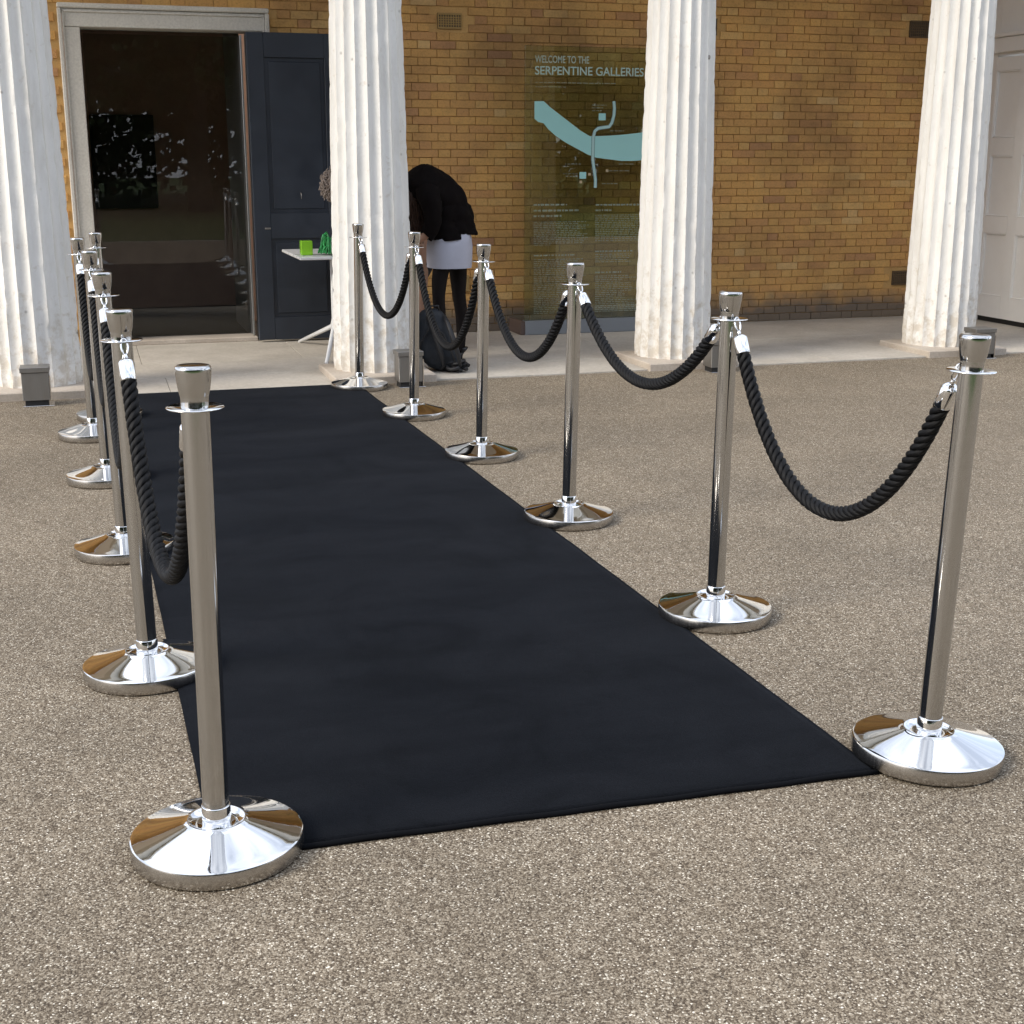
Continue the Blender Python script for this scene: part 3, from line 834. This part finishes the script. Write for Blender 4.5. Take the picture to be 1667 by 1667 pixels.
# ---------------------------------------------------------------- ropes
def catenary(P, Q, L, n):
    d = math.hypot(Q.x-P.x, Q.y-P.y); h = Q.z-P.z
    t = math.sqrt(max(L*L-h*h, 1e-9)); lo, hi = 1e-3, 50.0
    for _ in range(70):
        m = (lo+hi)/2
        if 2*m*math.sinh(min(d/(2*m), 300)) > t: lo = m
        else: hi = m
    a = hi; x0 = d/2 - a*math.asinh(h/(2*a*math.sinh(d/(2*a))))
    # equal arc length
    S0 = a*math.sinh((0-x0)/a); out = []
    zc = a*math.cosh((0-x0)/a)
    for i in range(n+1):
        s_ = S0 + L*i/n
        xx = x0 + a*math.asinh(s_/a)
        zz = a*math.cosh((xx-x0)/a) - zc + P.z
        out.append(Vector((P.x+(Q.x-P.x)*xx/d, P.y+(Q.y-P.y)*xx/d, zz)))
    return out
def rope_mesh(cl, rad, pitch, strands, step_r, seg, flute=0.0):
    """twisted rope: strands wound round the centre line cl (equally spaced)"""
    v, f, uvs = [], [], []
    acc = 0.0
    t0 = (cl[1]-cl[0]).normalized()
    side = (cl[-1]-cl[0]); side.z = 0; side = side.normalized().cross(Vector((0, 0, 1)))
    sr = rad*.395; off_ = rad*.705
    frames = []
    for i, p in enumerate(cl):
        t = (cl[min(i+1, len(cl)-1)]-cl[max(i-1, 0)]).normalized()
        b_ = t.cross(side).normalized()
        if i: acc += (p-cl[i-1]).length
        frames.append((p, t, side, b_, acc))
    for s_ in range(strands):
        n = len(v)
        for i, (p, t, sd_, b_, ac) in enumerate(frames):
            ph = 2*PI*(ac/pitch + s_/strands)
            rdir = sd_*math.cos(ph) + b_*math.sin(ph)
            tdir = (-sd_*math.sin(ph) + b_*math.cos(ph))
            c = p + rdir*off_
            # strand direction is helical
            hd = (t + tdir*(2*PI*off_/pitch)).normalized()
            e2 = hd.cross(rdir).normalized()
            for k in range(seg):
                a = 2*PI*k/seg
                q_ = sr*(1 + flute*math.cos(5*(a + ac*95)))
                v.append(tuple(c + (rdir*math.cos(a) + e2*math.sin(a)*1.10)*q_))
        m = len(frames)
        for i in range(m-1):
            for k in range(seg):
                k2 = (k+1) % seg
                f.append((n+i*seg+k, n+i*seg+k2, n+(i+1)*seg+k2, n+(i+1)*seg+k))
                u0, u1 = frames[i][4]/.03, frames[i+1][4]/.03
                uvs += [(u0, 1.5*k/seg*2), (u0, 1.5*(k+1)/seg*2), (u1, 1.5*(k+1)/seg*2), (u1, 1.5*k/seg*2)]
    me = bpy.data.meshes.new('cord'); me.from_pydata(v, [], f); me.materials.append(M_rope)
    me.polygons.foreach_set('use_smooth', [True]*len(f))
    uv = me.uv_layers.new(name='UVMap'); uv.data.foreach_set('uv', [c for q in uvs for c in q])
    return me
def hooks(parent, A, end, tdir, o_):
    """snap hook from the ring at A to the rope end, with its ferrule"""
    out = (end-A)
    q = tdir.normalized().to_track_quat('Z', 'Y').to_matrix().to_4x4()
    M = Matrix.Translation(end-o_) @ q
    mb = MB(); mb.lathe([(.006, -.008), (.010, -.006), (.0180, .001), (.0207, .006), (.0207, .052), (.0200, .054), (.013, .054)], 28, M, cap=False)
    fe = mb.build('ferrule', M_chrome, parent)
    mb = MB(); mb.lathe([(.0012, -.02), (.0045, -.02), (.0055, -.012), (.0055, -.006), (.003, -.004)], 16, M)
    # hook loop
    top = A-o_; base = (end-o_) - tdir.normalized()*.018
    d = (top-base); up = d.normalized(); sd_ = up.cross(Vector((0, 0, 1))); sd_ = sd_.normalized() if sd_.length > .1 else Vector((1, 0, 0))
    pts = []
    L = d.length
    for k in range(21):
        a = -PI/2 + 2*PI*k/20
        pts.append(base + up*(L*.5 + .004 + (L*.5+.006)*math.sin(a)) + sd_*(.0085*math.cos(a)))
    mb.tube(pts, .0026, 8)
    mb.build('snap_hook', M_chrome, parent)
ROPES = [('R1', 'R2', 1.411, 'thick black twisted rope sagging between the two nearest right posts', 760),
         ('R2', 'R3', 1.300, 'black twisted rope between the second and third right posts, in front of the third column', 460),
         ('R3', 'R4', 1.390, 'black twisted rope hanging before the glass information panel', 420),
         ('R4', 'R5', 1.465, 'black twisted rope hanging in front of the bending woman', 380),
         ('R5', 'R6', 1.319, 'black twisted rope hanging in a V before the second column', 320),
         ('L1', 'L2', 1.435, 'black twisted rope sagging behind the nearest left post', 800),
         ('L2', 'L3', 1.545, 'black twisted rope between the second and third left posts', 460),
         ('L3', 'L4', 1.516, 'black twisted rope between the third and fourth left posts', 420),
         ('L4', 'L5', 1.50, 'black twisted rope between the fourth and fifth left posts', 380),
         ('L5', 'L6', 1.50, 'black twisted rope dropping steeply between the two farthest left posts', 340)]
for a, b_, L, lab, n in ROPES:
    P, Q = tops[a], tops[b_]
    d = (Q-P); d.z = 0; dn = d.normalized()
    A0 = P + dn*.046; B0 = Q - dn*.046
    o_ = (P+Q)/2; o_.z = 0
    t = thing('barrier_rope', lab, 'rope', o_, group='black ropes hung between the chrome posts')
    # the hanging curve starts at the rings; hook + ferrule take the first 9 cm
    full = catenary(A0 - Vector((0, 0, .004)), B0 - Vector((0, 0, .004)), L, n)
    seg_len = L/n
    i0 = int(.045/seg_len); i1 = n-i0
    cl = [p-o_ for p in full[i0+int(.046/seg_len):i1-int(.046/seg_len)+1]]
    big = a in ('R1', 'L1', 'R2', 'L2')
    link('cord', rope_mesh(cl, .0182, .092, 4, 1, 15 if big else 8, .10 if big else 0.0), t)
    hooks(t, A0, full[i0], full[i0+3]-full[i0], o_)
    hooks(t, B0, full[i1], full[i1-3]-full[i1], o_)

# ---------------------------------------------------------------- reception table and things on it
tb = thing('folding_table', 'white-topped reception table on slim white legs before the blue-black door', 'table', (1.75, 9.98, 0))
mb = MB(); mb.box(-.36, .36, -.46, .46, .702, .722, .004); mb.build('table_top', M_table, tb)
for sx in (-1, 1):
    mb = MB()
    px = -.10 if sx < 0 else .30
    if sx < 0:
        mb.tube([(-.06, 0, .70), (-.06, 0, .25), (-.07, .02, .19), (-.245, .52, .02)], [.018, .018, .018, .013], 10)
        mb.tube([(-.06, 0, .25), (-.07, -.03, .18), (-.245, -.72, .02)], [.018, .018, .013], 10)
    else:
        mb.tube([(.22, 0, .70), (.22, 0, .25), (.24, .02, .19), (.34, .5, .02)], [.018, .018, .018, .013], 10)
        mb.tube([(.22, 0, .25), (.24, -.03, .18), (.34, -.45, .02)], [.018, .018, .013], 10)
    mb.build('leg', M_table, tb)
def m_lime(name, c):
    m = mat(name, c, .15); nt, b = B(m); b.inputs['Transmission Weight'].default_value = .35; b.inputs['IOR'].default_value = 1.3; return m
mb = MB(); mb.box(1.428, 1.508, 9.70, 9.78, .7235, .822, .004); mb.box(1.436, 1.500, 9.708, 9.772, .8225, .8235)
cb = link('memo_box', mb.mesh('memo_box', m_lime('lime_plastic', (.36, .80, .05))), label='small translucent lime green box on the white table', category='box')
# tangle of green lanyards
mb = MB(); rl = random.Random(9)
for k in range(26):
    c = Vector((1.625+rl.uniform(-.045, .08), 9.72+rl.uniform(-.06, .06), .735))
    a = rl.uniform(0, PI); r_ = rl.uniform(.025, .045); hh = rl.uniform(.05, .15)
    pts = [c + Vector((math.cos(a)*r_*math.cos(q), math.sin(a)*r_*math.cos(q), max(0, math.sin(q))*hh)) + Vector((rl.uniform(-.004, .004),)*3) for q in [PI*i/10 for i in range(11)]]
    mb.tube(pts, .0065, 5)
link('lanyard_heap', mb.mesh('lanyard_heap', m_paint('green_ribbon', (.035, .30, .085), .4, .7, 40)), label='heap of looped green ribbons on the white table', category='ribbons')

# ---------------------------------------------------------------- people
M_skin = mat('skin', (.42, .25, .18), .5); M_skin.node_tree.nodes['Principled BSDF'].inputs['Subsurface Weight'].default_value = .1
M_tights = mat('black_tights', (.006, .0035, .0035), .7, spec=.2)
M_top = m_paint('black_jersey', (.0042, .0028, .0028), .9, .3, 30)
M_skirt = m_paint('lilac_grey_cloth', (.43, .44, .52), .8, .06, 12)
M_hair = m_paint('dark_brown_hair', (.050, .024, .015), .45, .5, 60)
M_hair2 = m_paint('ash_brown_hair', (.33, .27, .23), .5, .4, 60)
M_shoe = mat('black_leather', (.012, .012, .013), .35)
M_cloth2 = m_paint('charcoal_cloth', (.02, .02, .024), .8, .3, 30)
def skin_mesh(name, verts, edges, radii, root=0, levels=2):
    me = bpy.data.meshes.new(name); me.from_pydata(verts, edges, [])
    o = bpy.data.objects.new(name, me); col.objects.link(o)
    sk = o.modifiers.new('s', 'SKIN'); sk.use_smooth_shade = True
    for i, r in enumerate(radii):
        d = me.skin_vertices[0].data[i]; d.radius = r if isinstance(r, tuple) else (r, r); d.use_root = (i == root)
    ss = o.modifiers.new('d', 'SUBSURF'); ss.levels = levels; ss.render_levels = levels
    bpy.context.view_layer.update()
    out = bpy.data.meshes.new_from_object(o.evaluated_get(bpy.context.evaluated_depsgraph_get()))
    out.name = name
    bpy.data.objects.remove(o); bpy.data.meshes.remove(me)
    out.polygons.foreach_set('use_smooth', [True]*len(out.polygons))
    return out
class Sk:
    def __init__(s): s.v = []; s.e = []; s.r = []
    def p(s, co, r, prev=None):
        s.v.append(co); s.r.append(r); i = len(s.v)-1
        if prev is not None: s.e.append((prev, i))
        return i
    def chain(s, prev, pts):
        for co, r in pts: prev = s.p(co, r, prev)
        return prev
def hand(s, wrist, pos_, fwd, down, side):
    """palm and five fingers"""
    f = Vector(fwd).normalized(); dn = Vector(down).normalized(); sd_ = f.cross(dn).normalized()*side
    P = Vector(pos_)
    palm = s.p(tuple(P + f*.035), (.030, .016), wrist)
    for k, (o, L) in enumerate(((-.026, .062), (-.009, .072), (.009, .068), (.025, .054))):
        a = P + f*.07 + sd_*o
        b1 = s.p(tuple(a), .0095, palm)
        b2 = s.p(tuple(a + f*L*.5 + dn*.012), .0082, b1)
        s.p(tuple(a + f*L*.8 + dn*.034), .0068, b2)
    t1 = s.p(tuple(P + f*.035 - sd_*.036 + dn*.012), .0105, palm)
    s.p(tuple(P + f*.07 - sd_*.045 + dn*.03), .008, t1)

# woman bending to the left over the end of the table
w1 = thing('person', 'woman bending forward in a black top, short lilac-grey skirt and black tights', 'person', (2.365, 9.22, 0))
w1o = Vector((2.44, 9.2, 0))
s = Sk()
pel = s.p((.03, .02, .86), (.105, .105))
sp1 = s.p((.015, .02, .98), (.09, .095), pel)
sp2 = s.p((-.05, .015, 1.10), (.095, .10), sp1)
sp3 = s.p((-.145, .01, 1.18), (.09, .09), sp2)
nk = s.p((-.25, .005, 1.185), (.050, .050), sp3)
hd1 = s.p((-.305, .0, 1.14), (.080, .076), nk)
hd2 = s.p((-.335, .0, 1.055), (.076, .070), hd1)
s.p((-.35, .0, .985), (.050, .05), hd2)
# legs: nearer the camera is the left one in the picture
hipn = s.p((-.030, -.045, .80), (.062, .062), pel)
s.chain(hipn, [((-.062, -.05, .66), .062), ((-.080, -.055, .60), .060), ((-.092, -.065, .46), .047), ((-.080, -.06, .32), .043), ((-.055, -.05, .10), .030), ((-.055, -.055, .045), .031)])
hipf = s.p((.065, .05, .80), (.066, .066), pel)
s.chain(hipf, [((.085, .07, .62), .068), ((.088, .07, .46), .050), ((.108, .075, .32), .046), ((.100, .07, .10), .031), ((.095, .065, .045), .032)])
# arms hang forward to the table end
for q, sy in ((0, -1), (1, 1)):
    sh = s.p((-.18, .120*sy, 1.17), (.050, .048), sp3)
    el = s.chain(sh, [((-.165, .17*sy, 1.06), .040), ((-.155, .175*sy, .94), .036)])
    wr = s.chain(el, [((-.20, .15*sy, .875), .029), ((-.245, .12*sy, .845), .022)])
    hand(s, wr, (-.245, .12*sy, .845), (-.8, -.15*sy, -.1), (-.2, 0, -1), sy)
me = skin_mesh('body', s.v, s.e, s.r)
me.materials.append(M_skin); me.materials.append(M_tights)
for p_ in me.polygons:
    if p_.center.z < .80: p_.material_index = 1 if p_.center.x > -.20 or p_.center.z < .6 else 0
link('body', me, w1)
# black top: a loose jersey lofted along the bent back
def loft(mb, rings, n0=30, seed=0, amp=.006):
    """rings: (centre xyz, direction of travel, half width in y, half depth across)"""
    base = len(mb.v)
    flat = [tuple(c) + tuple(t) + (ry, rd) for c, t, ry, rd in rings]; fine = []
    for i in range(len(flat)-1):                     # Catmull-Rom between the given rings
        p0, p1, p2, p3 = flat[max(i-1, 0)], flat[i], flat[i+1], flat[min(i+2, len(flat)-1)]
        for q in range(4):
            u = q/4
            fine.append([.5*(2*b_ + (c_-a_)*u + (2*a_-5*b_+4*c_-d_)*u*u + (3*b_-a_-3*c_+d_)*u**3) for a_, b_, c_, d_ in zip(p0, p1, p2, p3)])
    fine.append(list(flat[-1]))
    rings = [(f_[:3], f_[3:6], f_[6], f_[7]) for f_ in fine]
    for lv, (c, t, ry, rd) in enumerate(rings):
        c = Vector(c); t = Vector(t).normalized(); sdv = Vector((0, 1, 0)); up = t.cross(sdv).normalized()
        for k in range(n0):
            a_ = 2*PI*k/n0
            p = c + sdv*math.cos(a_)*ry + up*math.sin(a_)*rd
            p += (p-c).normalized()*amp*(noise.noise(p*13+Vector((seed, 0, 0)))*1.6 + noise.noise(p*31))
            mb.v.append(tuple(p))
    for lv in range(len(rings)-1):
        for k in range(n0):
            k2 = (k+1) % n0
            mb.f.append((base+lv*n0+k, base+lv*n0+k2, base+(lv+1)*n0+k2, base+(lv+1)*n0+k)); mb.sm.append(True); mb.mi.append(0)
mb = MB()
loft(mb, [((.055, .02, .885), (.1, 0, 1), .162, .142), ((.052, .02, .91), (0, 0, 1), .164, .142), ((.045, .02, .95), (-.15, 0, 1), .160, .138), ((.02, .02, 1.02), (-.35, 0, 1), .160, .142), ((-.03, .015, 1.10), (-.6, 0, .8), .162, .142),
          ((-.095, .01, 1.165), (-.85, 0, .55), .175, .140), ((-.17, .0, 1.205), (-1, 0, .2), .182, .130), ((-.235, .0, 1.205), (-1, 0, -.1), .160, .112), ((-.285, .0, 1.185), (-1, 0, -.3), .11, .085), ((-.31, .0, 1.17), (-1, 0, -.5), .05, .04)], 48, 1, .014)
for sy in (-1, 1):
    loft(mb, [((-.185, .120*sy, 1.235), (0, .1*sy, -1), .050, .045), ((-.180, .150*sy, 1.18), (.1, .1*sy, -1), .075, .080), ((-.165, .172*sy, 1.09), (.1, .1*sy, -1), .068, .072), ((-.150, .180*sy, .99), (0, 0, -1), .060, .064),
              ((-.165, .172*sy, .92), (-.4, -.1*sy, -1), .052, .054), ((-.195, .155*sy, .875), (-.7, -.2*sy, -.7), .044, .046)], 22, 5+sy, .008)
# loose front falling from the belly
loft(mb, [((-.03, .01, 1.10), (0, 0, -1), .150, .135), ((-.035, .01, 1.02), (0, 0, -1), .158, .140), ((-.035, .01, .95), (.05, 0, -1), .163, .138), ((-.02, .01, .89), (.1, 0, -1), .168, .140), ((.0, .01, .845), (.1, 0, -1), .168, .136)], 34, 9, .010)
mb.build('top', M_top, w1)
mb = MB(); n0 = 32
for lv, (z_, rx, ry) in enumerate([(.93, .118, .13), (.87, .140, .150), (.80, .148, .158), (.72, .146, .158), (.655, .142, .156)]):
    for k in range(n0):
        a_ = 2*PI*k/n0; fl = 1 + .018*math.sin(a_*4+lv*.6)
        ca_, sa_ = math.cos(a_), math.sin(a_)
        mb.v.append((.012 - .03*(.93-z_) + rx*1.02*fl*math.copysign(abs(ca_)**.72, ca_), .005+ry*fl*math.copysign(abs(sa_)**.72, sa_), z_))
for lv in range(4):
    for k in range(n0):
        k2 = (k+1) % n0
        mb.f.append((lv*n0+k, lv*n0+k2, (lv+1)*n0+k2, (lv+1)*n0+k)); mb.sm.append(True); mb.mi.append(0)
mb.build('skirt', M_skirt, w1)
def shoe(x, y, parent):
    s_ = Sk(); a = s_.p((x+.035, y, .038), (.034, .032)); b1 = s_.p((x-.03, y, .034), (.034, .026), a); s_.p((x-.115, y, .024), (.034, .018), b1)
    s_.p((x+.02, y, .10), (.04, .04), a)
    m_ = skin_mesh('shoe', s_.v, s_.e, s_.r); m_.materials.append(M_shoe); link('shoe', m_, parent)
shoe(-.055, -.055, w1); shoe(.095, .065, w1)
def hair(parent, centre, rx, rz, n, m, tip, seed, wave=.01, rr=.0042, spread=1.0):
    mb = MB(); rh = random.Random(seed); C_ = Vector(centre)
    for k in range(n):
        a_ = rh.uniform(0, 2*PI); e_ = rh.uniform(-.1, 1)
        st = C_ + Vector((math.cos(a_)*rx*math.sqrt(max(0, 1-e_*e_*.8)), math.sin(a_)*rx*math.sqrt(max(0, 1-e_*e_*.8)), e_*rz))
        en = C_ + Vector(tip) + Vector((rh.uniform(-1, 1)*.055*spread, rh.uniform(-1, 1)*.06*spread, rh.uniform(-.05, .06)))
        mid = st.lerp(en, .45) + Vector((rh.uniform(-1, 1), rh.uniform(-1, 1), 0))*.02 + (st-C_)*.35
        pts = []
        for i in range(9):
            t = i/8; q = st*(1-t)**2 + mid*2*t*(1-t) + en*t*t
            pts.append(q + Vector((math.sin(t*9+k), math.cos(t*7+k), 0))*wave*t)
        mb.tube(pts, [rr*1.3*(1-.6*i/8) for i in range(9)], 4, cap=False)
    return mb.build('hair', m, parent)
hair(w1, (-.295, .0, 1.14), .098, .095, 760, M_hair, (.03, -.01, -.27), 4, rr=.005, spread=1.25)
# second person, mostly hidden by the column
w2 = thing('person', 'person with ash-brown curly hair bent over the table, almost hidden by the second column', 'person', (2.195, 9.72, 0))
s = Sk()
pel = s.p((.05, 0, .84), (.125, .13)); a = s.p((-.08, 0, .98), (.12, .13), pel); b1 = s.p((-.25, 0, 1.09), (.12, .15), a); c = s.p((-.38, -.01, 1.13), (.055, .055), b1)
h_ = s.p((-.47, -.02, 1.22), (.080, .075), c); s.p((-.535, -.03, 1.195), (.066, .064), h_)
for sy in (-1, 1):
    hp = s.p((.05, .09*sy, .78), .09, pel); s.chain(hp, [((.06, .10*sy, .46), .055), ((.03, .10*sy, .30), .05), ((.03, .10*sy, .08), .033)])
    sh = s.p((-.27, .16*sy, 1.06), .055, b1); wr = s.chain(sh, [((-.27, .20*sy, .93), .042), ((-.33, .17*sy, .80), .024)])
    hand(s, wr, (-.33, .17*sy, .80), (-.9, 0, -.25), (0, 0, -1), sy)
me = skin_mesh('body', s.v, s.e, s.r); me.materials.append(M_skin); link('body', me, w2)
s = Sk(); a = s.p((.06, 0, .80), (.15, .15)); b1 = s.p((-.08, 0, .97), (.14, .15), a); c = s.p((-.25, 0, 1.085), (.14, .17), b1); s.p((-.32, 0, 1.11), (.09, .11), c)
for sy in (-1, 1): s.chain(c, [((-.27, .17*sy, 1.05), .07), ((-.28, .205*sy, .92), .055)])
s.chain(a, [((.05, 0, .66), (.15, .13)), ((.04, 0, .50), (.14, .11))])
me = skin_mesh('dark_dress', s.v, s.e, s.r); me.materials.append(M_cloth2); link('dark_dress', me, w2)
mb = MB(); rh = random.Random(12)
for k in range(620):
    a_ = rh.uniform(0, 2*PI); e_ = rh.uniform(-.75, 1); rr = math.sqrt(max(0, 1-e_*e_))
    st = Vector((-.505, -.025, 1.225)) + Vector((math.cos(a_)*rr*.088, math.sin(a_)*rr*.080, e_*.080))
    dv = (st-Vector((-.505, -.025, 1.225))).normalized(); tg = dv.cross(Vector((rh.uniform(-1, 1), rh.uniform(-1, 1), rh.uniform(-1, 1)))).normalized()
    pts = [st + dv*(.014*math.sin(q*1.5+k) + .006*(k % 4)) + tg*(.018*q*.5) + Vector((0, 0, -.011*q)) for q in range(6)]
    mb.tube(pts, .0030, 4, cap=False)
mb.build('hair', M_hair2, w2)
shoe(.03, -.10, w2); shoe(.03, .10, w2)

# ---------------------------------------------------------------- backpack on the terrace edge
M_top.node_tree.nodes['Principled BSDF'].inputs['Specular IOR Level'].default_value = .12
M_pack = m_paint('navy_nylon', (.005, .008, .013), .65, .3, 25)
M_strap = m_paint('black_webbing', (.011, .011, .013), .6, .2, 50)
bp = thing('backpack', 'dark navy backpack slumped on the terrace edge by the second column', 'backpack', (2.165, 8.80, .011), (0, 0, R(-20)))
bm = bmesh.new(); bmesh.ops.create_icosphere(bm, subdivisions=5, radius=1)
for q in bm.verts:
    x, y, z_ = q.co
    e = .55
    sg = lambda a_: math.copysign(abs(a_)**e, a_)
    X, Y, Z = sg(x)*.135, sg(y)*.105, sg(z_)*.205
    tz = (Z+.205)/.41
    X *= 1 - .32*tz**2; Y *= 1 - .45*tz**1.5
    X += .07*(1-tz)*(1-tz) - .03*tz
    n_ = .010*noise.noise(Vector((X*9, Y*9, Z*7))) + .005*noise.noise(Vector((X*25, Y*25, Z*20)))
    q.co = Vector((X+n_, Y+n_, Z+.205+n_*.6))
    if q.co.z < 0: q.co.z = 0
mb = MB(); mb.bm(bm, None, True); mb.build('bag', M_pack, bp)
mb = MB()
for sx in (-.05, .06):
    mb.tube([(sx, -.055, .37), (sx+.03, -.105, .32), (sx+.07, -.135, .22), (sx+.10, -.135, .12), (sx+.11, -.11, .05), (sx+.09, -.09, .02)], [.012, .017, .018, .016, .010, .008], 8)
mb.tube([(-.03, -.01, .395), (-.03, -.02, .43), (.02, -.02, .43), (.02, -.01, .395)], .007, 8)
mb.build('strap', M_strap, bp)
mb = MB(); mb.tube([(-.11, -.09, .06), (-.09, -.11, .20), (-.02, -.10, .31), (.06, -.105, .26), (.12, -.11, .12), (.145, -.1, .04)], .005, 6); mb.build('piping', M_strap, bp)
# loose straps and cord in a heap next to it
mb = MB(); rq = random.Random(21)
for k in range(9):
    c = Vector((rq.uniform(-.05, .05), rq.uniform(-.04, .04), 0)); pts = []
    a0 = rq.uniform(0, 6.28); r_ = rq.uniform(.035, .065)
    for i in range(12):
        a_ = a0 + i*.45
        pts.append(c + Vector((math.cos(a_)*r_, math.sin(a_)*r_, .014+.012*k*.5+.012*math.sin(i*.8+k))))
    mb.tube(pts, .0125, 8)
sh_ = link('coiled_strap', mb.mesh('coiled_strap', M_strap), None, (2.29, 8.72, .012), label='black coiled webbing heaped beside the navy backpack', category='strap')

# ---------------------------------------------------------------- trees behind the camera (seen in the metal and glass)
def m_leaf():
    m = mat('leaves', rough=.6, spec=.3); nt, b = B(m); g = pos(nt)
    n = N(nt, 'ShaderNodeTexNoise', ins={'Scale': .9, 'Detail': 3.0}); LK(nt, g, 'Position', n, 'Vector')
    r = ramp(nt, [(.3, (.018, .036, .010)), (.7, (.055, .085, .022))]); LK(nt, n, 'Fac', r, 'Fac'); LK(nt, r, 'Color', b, 'Base Color'); return m
M_leaf = m_leaf(); M_bark = m_stone('bark', (.05, .04, .03), (.10, .08, .06), 8)
def tree_mesh(seed):
    rt_ = random.Random(seed)
    tr = MB(); tips = []
    tr.tube([(0, 0, 0), (.1, .05, 1.5), (0, .1, 3.2), (.15, 0, 5.0), (.1, .1, 7.5)], [.38, .30, .26, .20, .08], 10)
    for k in range(17):
        a_ = rt_.uniform(0, 2*PI); z0 = rt_.uniform(1.6, 6.2); L = rt_.uniform(2.0, 3.8)
        p0 = Vector((.05, .05, z0)); p2 = p0 + Vector((math.cos(a_)*L, math.sin(a_)*L, rt_.uniform(.8, 2.6))); p1 = p0.lerp(p2, .5) + Vector((0, 0, .4))
        tr.tube([p0, p1, p2], [.13, .08, .03], 6); tips += [p1, p2, p1.lerp(p2, .5)]
    tips += [Vector((rt_.uniform(-1.2, 1.2), rt_.uniform(-1.2, 1.2), rt_.uniform(6.5, 9))) for _ in range(10)]
    lf_ = MB()
    for tpt in tips:
        for q in range(3):
            c = tpt + Vector((rt_.gauss(0, .7), rt_.gauss(0, .7), rt_.gauss(0, .55)))
            rad = rt_.uniform(.5, 1.0)
            for i in range(55):
                d_ = Vector((rt_.gauss(0, 1), rt_.gauss(0, 1), rt_.gauss(0, .8))).normalized()*rad*rt_.random()**.4
                p_ = c + d_; n_ = Vector((rt_.gauss(0, 1), rt_.gauss(0, 1), rt_.gauss(0, 1))).normalized()
                t1 = n_.orthogonal().normalized(); t2 = n_.cross(t1); s1 = rt_.uniform(.09, .17)
                lf_.quad(tuple(p_-t1*s1), tuple(p_-t2*s1*.6), tuple(p_+t1*s1), tuple(p_+t2*s1*.6))
    return tr.mesh('trunk', M_bark), lf_.mesh('crown', M_leaf)
TM = [tree_mesh(31), tree_mesh(47)]
tree_pos = [(-21, -25, 1.3), (6, -26, 1.4), (-7, -24, 1.3), (19, -27, 1.4), (-26, -22, 1.2), (-17, -19, 1.0), (-9.5, -17.5, 1.05), (-3.0, -19, 1.15), (3.0, -16.5, .95), (9, -18.5, 1.1), (16, -21, 1.2), (25, -17, 1.1), (-13, -30, 1.5), (0, -30, 1.5), (12, -31, 1.5), (32, -6, 1.2), (-6, -33, 1.6)]
for i, (x, y, s_) in enumerate(tree_pos):
    t = thing('broadleaf_tree', 'broadleaf tree across the lawn opposite the gallery, seen only in reflections', 'tree', (x, y, 0), (0, 0, i*1.3), group='trees on the lawn opposite the gallery')
    t.scale = (s_, s_, s_)
    link('trunk', TM[i % 2][0], t); link('crown', TM[i % 2][1], t)

# dense shrubbery under and behind those trees
mb = MB(); rs = random.Random(77)
for k in range(330):
    cx_ = rs.uniform(-48, 48); cy_ = rs.uniform(-40, -25); top_ = rs.uniform(4.5, 9.5)
    for i in range(210):
        zz = rs.random()**.8*top_; rr = 1.9*(1-.35*zz/top_)
        a_ = rs.uniform(0, 2*PI); p_ = Vector((cx_+math.cos(a_)*rr*rs.random()**.4, cy_+math.sin(a_)*rr*rs.random()**.4, zz))
        n_ = Vector((rs.gauss(0, 1), rs.gauss(0, 1), rs.gauss(0, 1))).normalized(); t1 = n_.orthogonal().normalized(); t2 = n_.cross(t1); s1 = rs.uniform(.14, .30)
        mb.quad(tuple(p_-t1*s1), tuple(p_-t2*s1*.7), tuple(p_+t1*s1), tuple(p_+t2*s1*.7))
sb = mb.build('shrubbery', M_leaf, None, kind='stuff', label='dense dark woodland edge across the lawn, seen only in reflections', category='woodland')
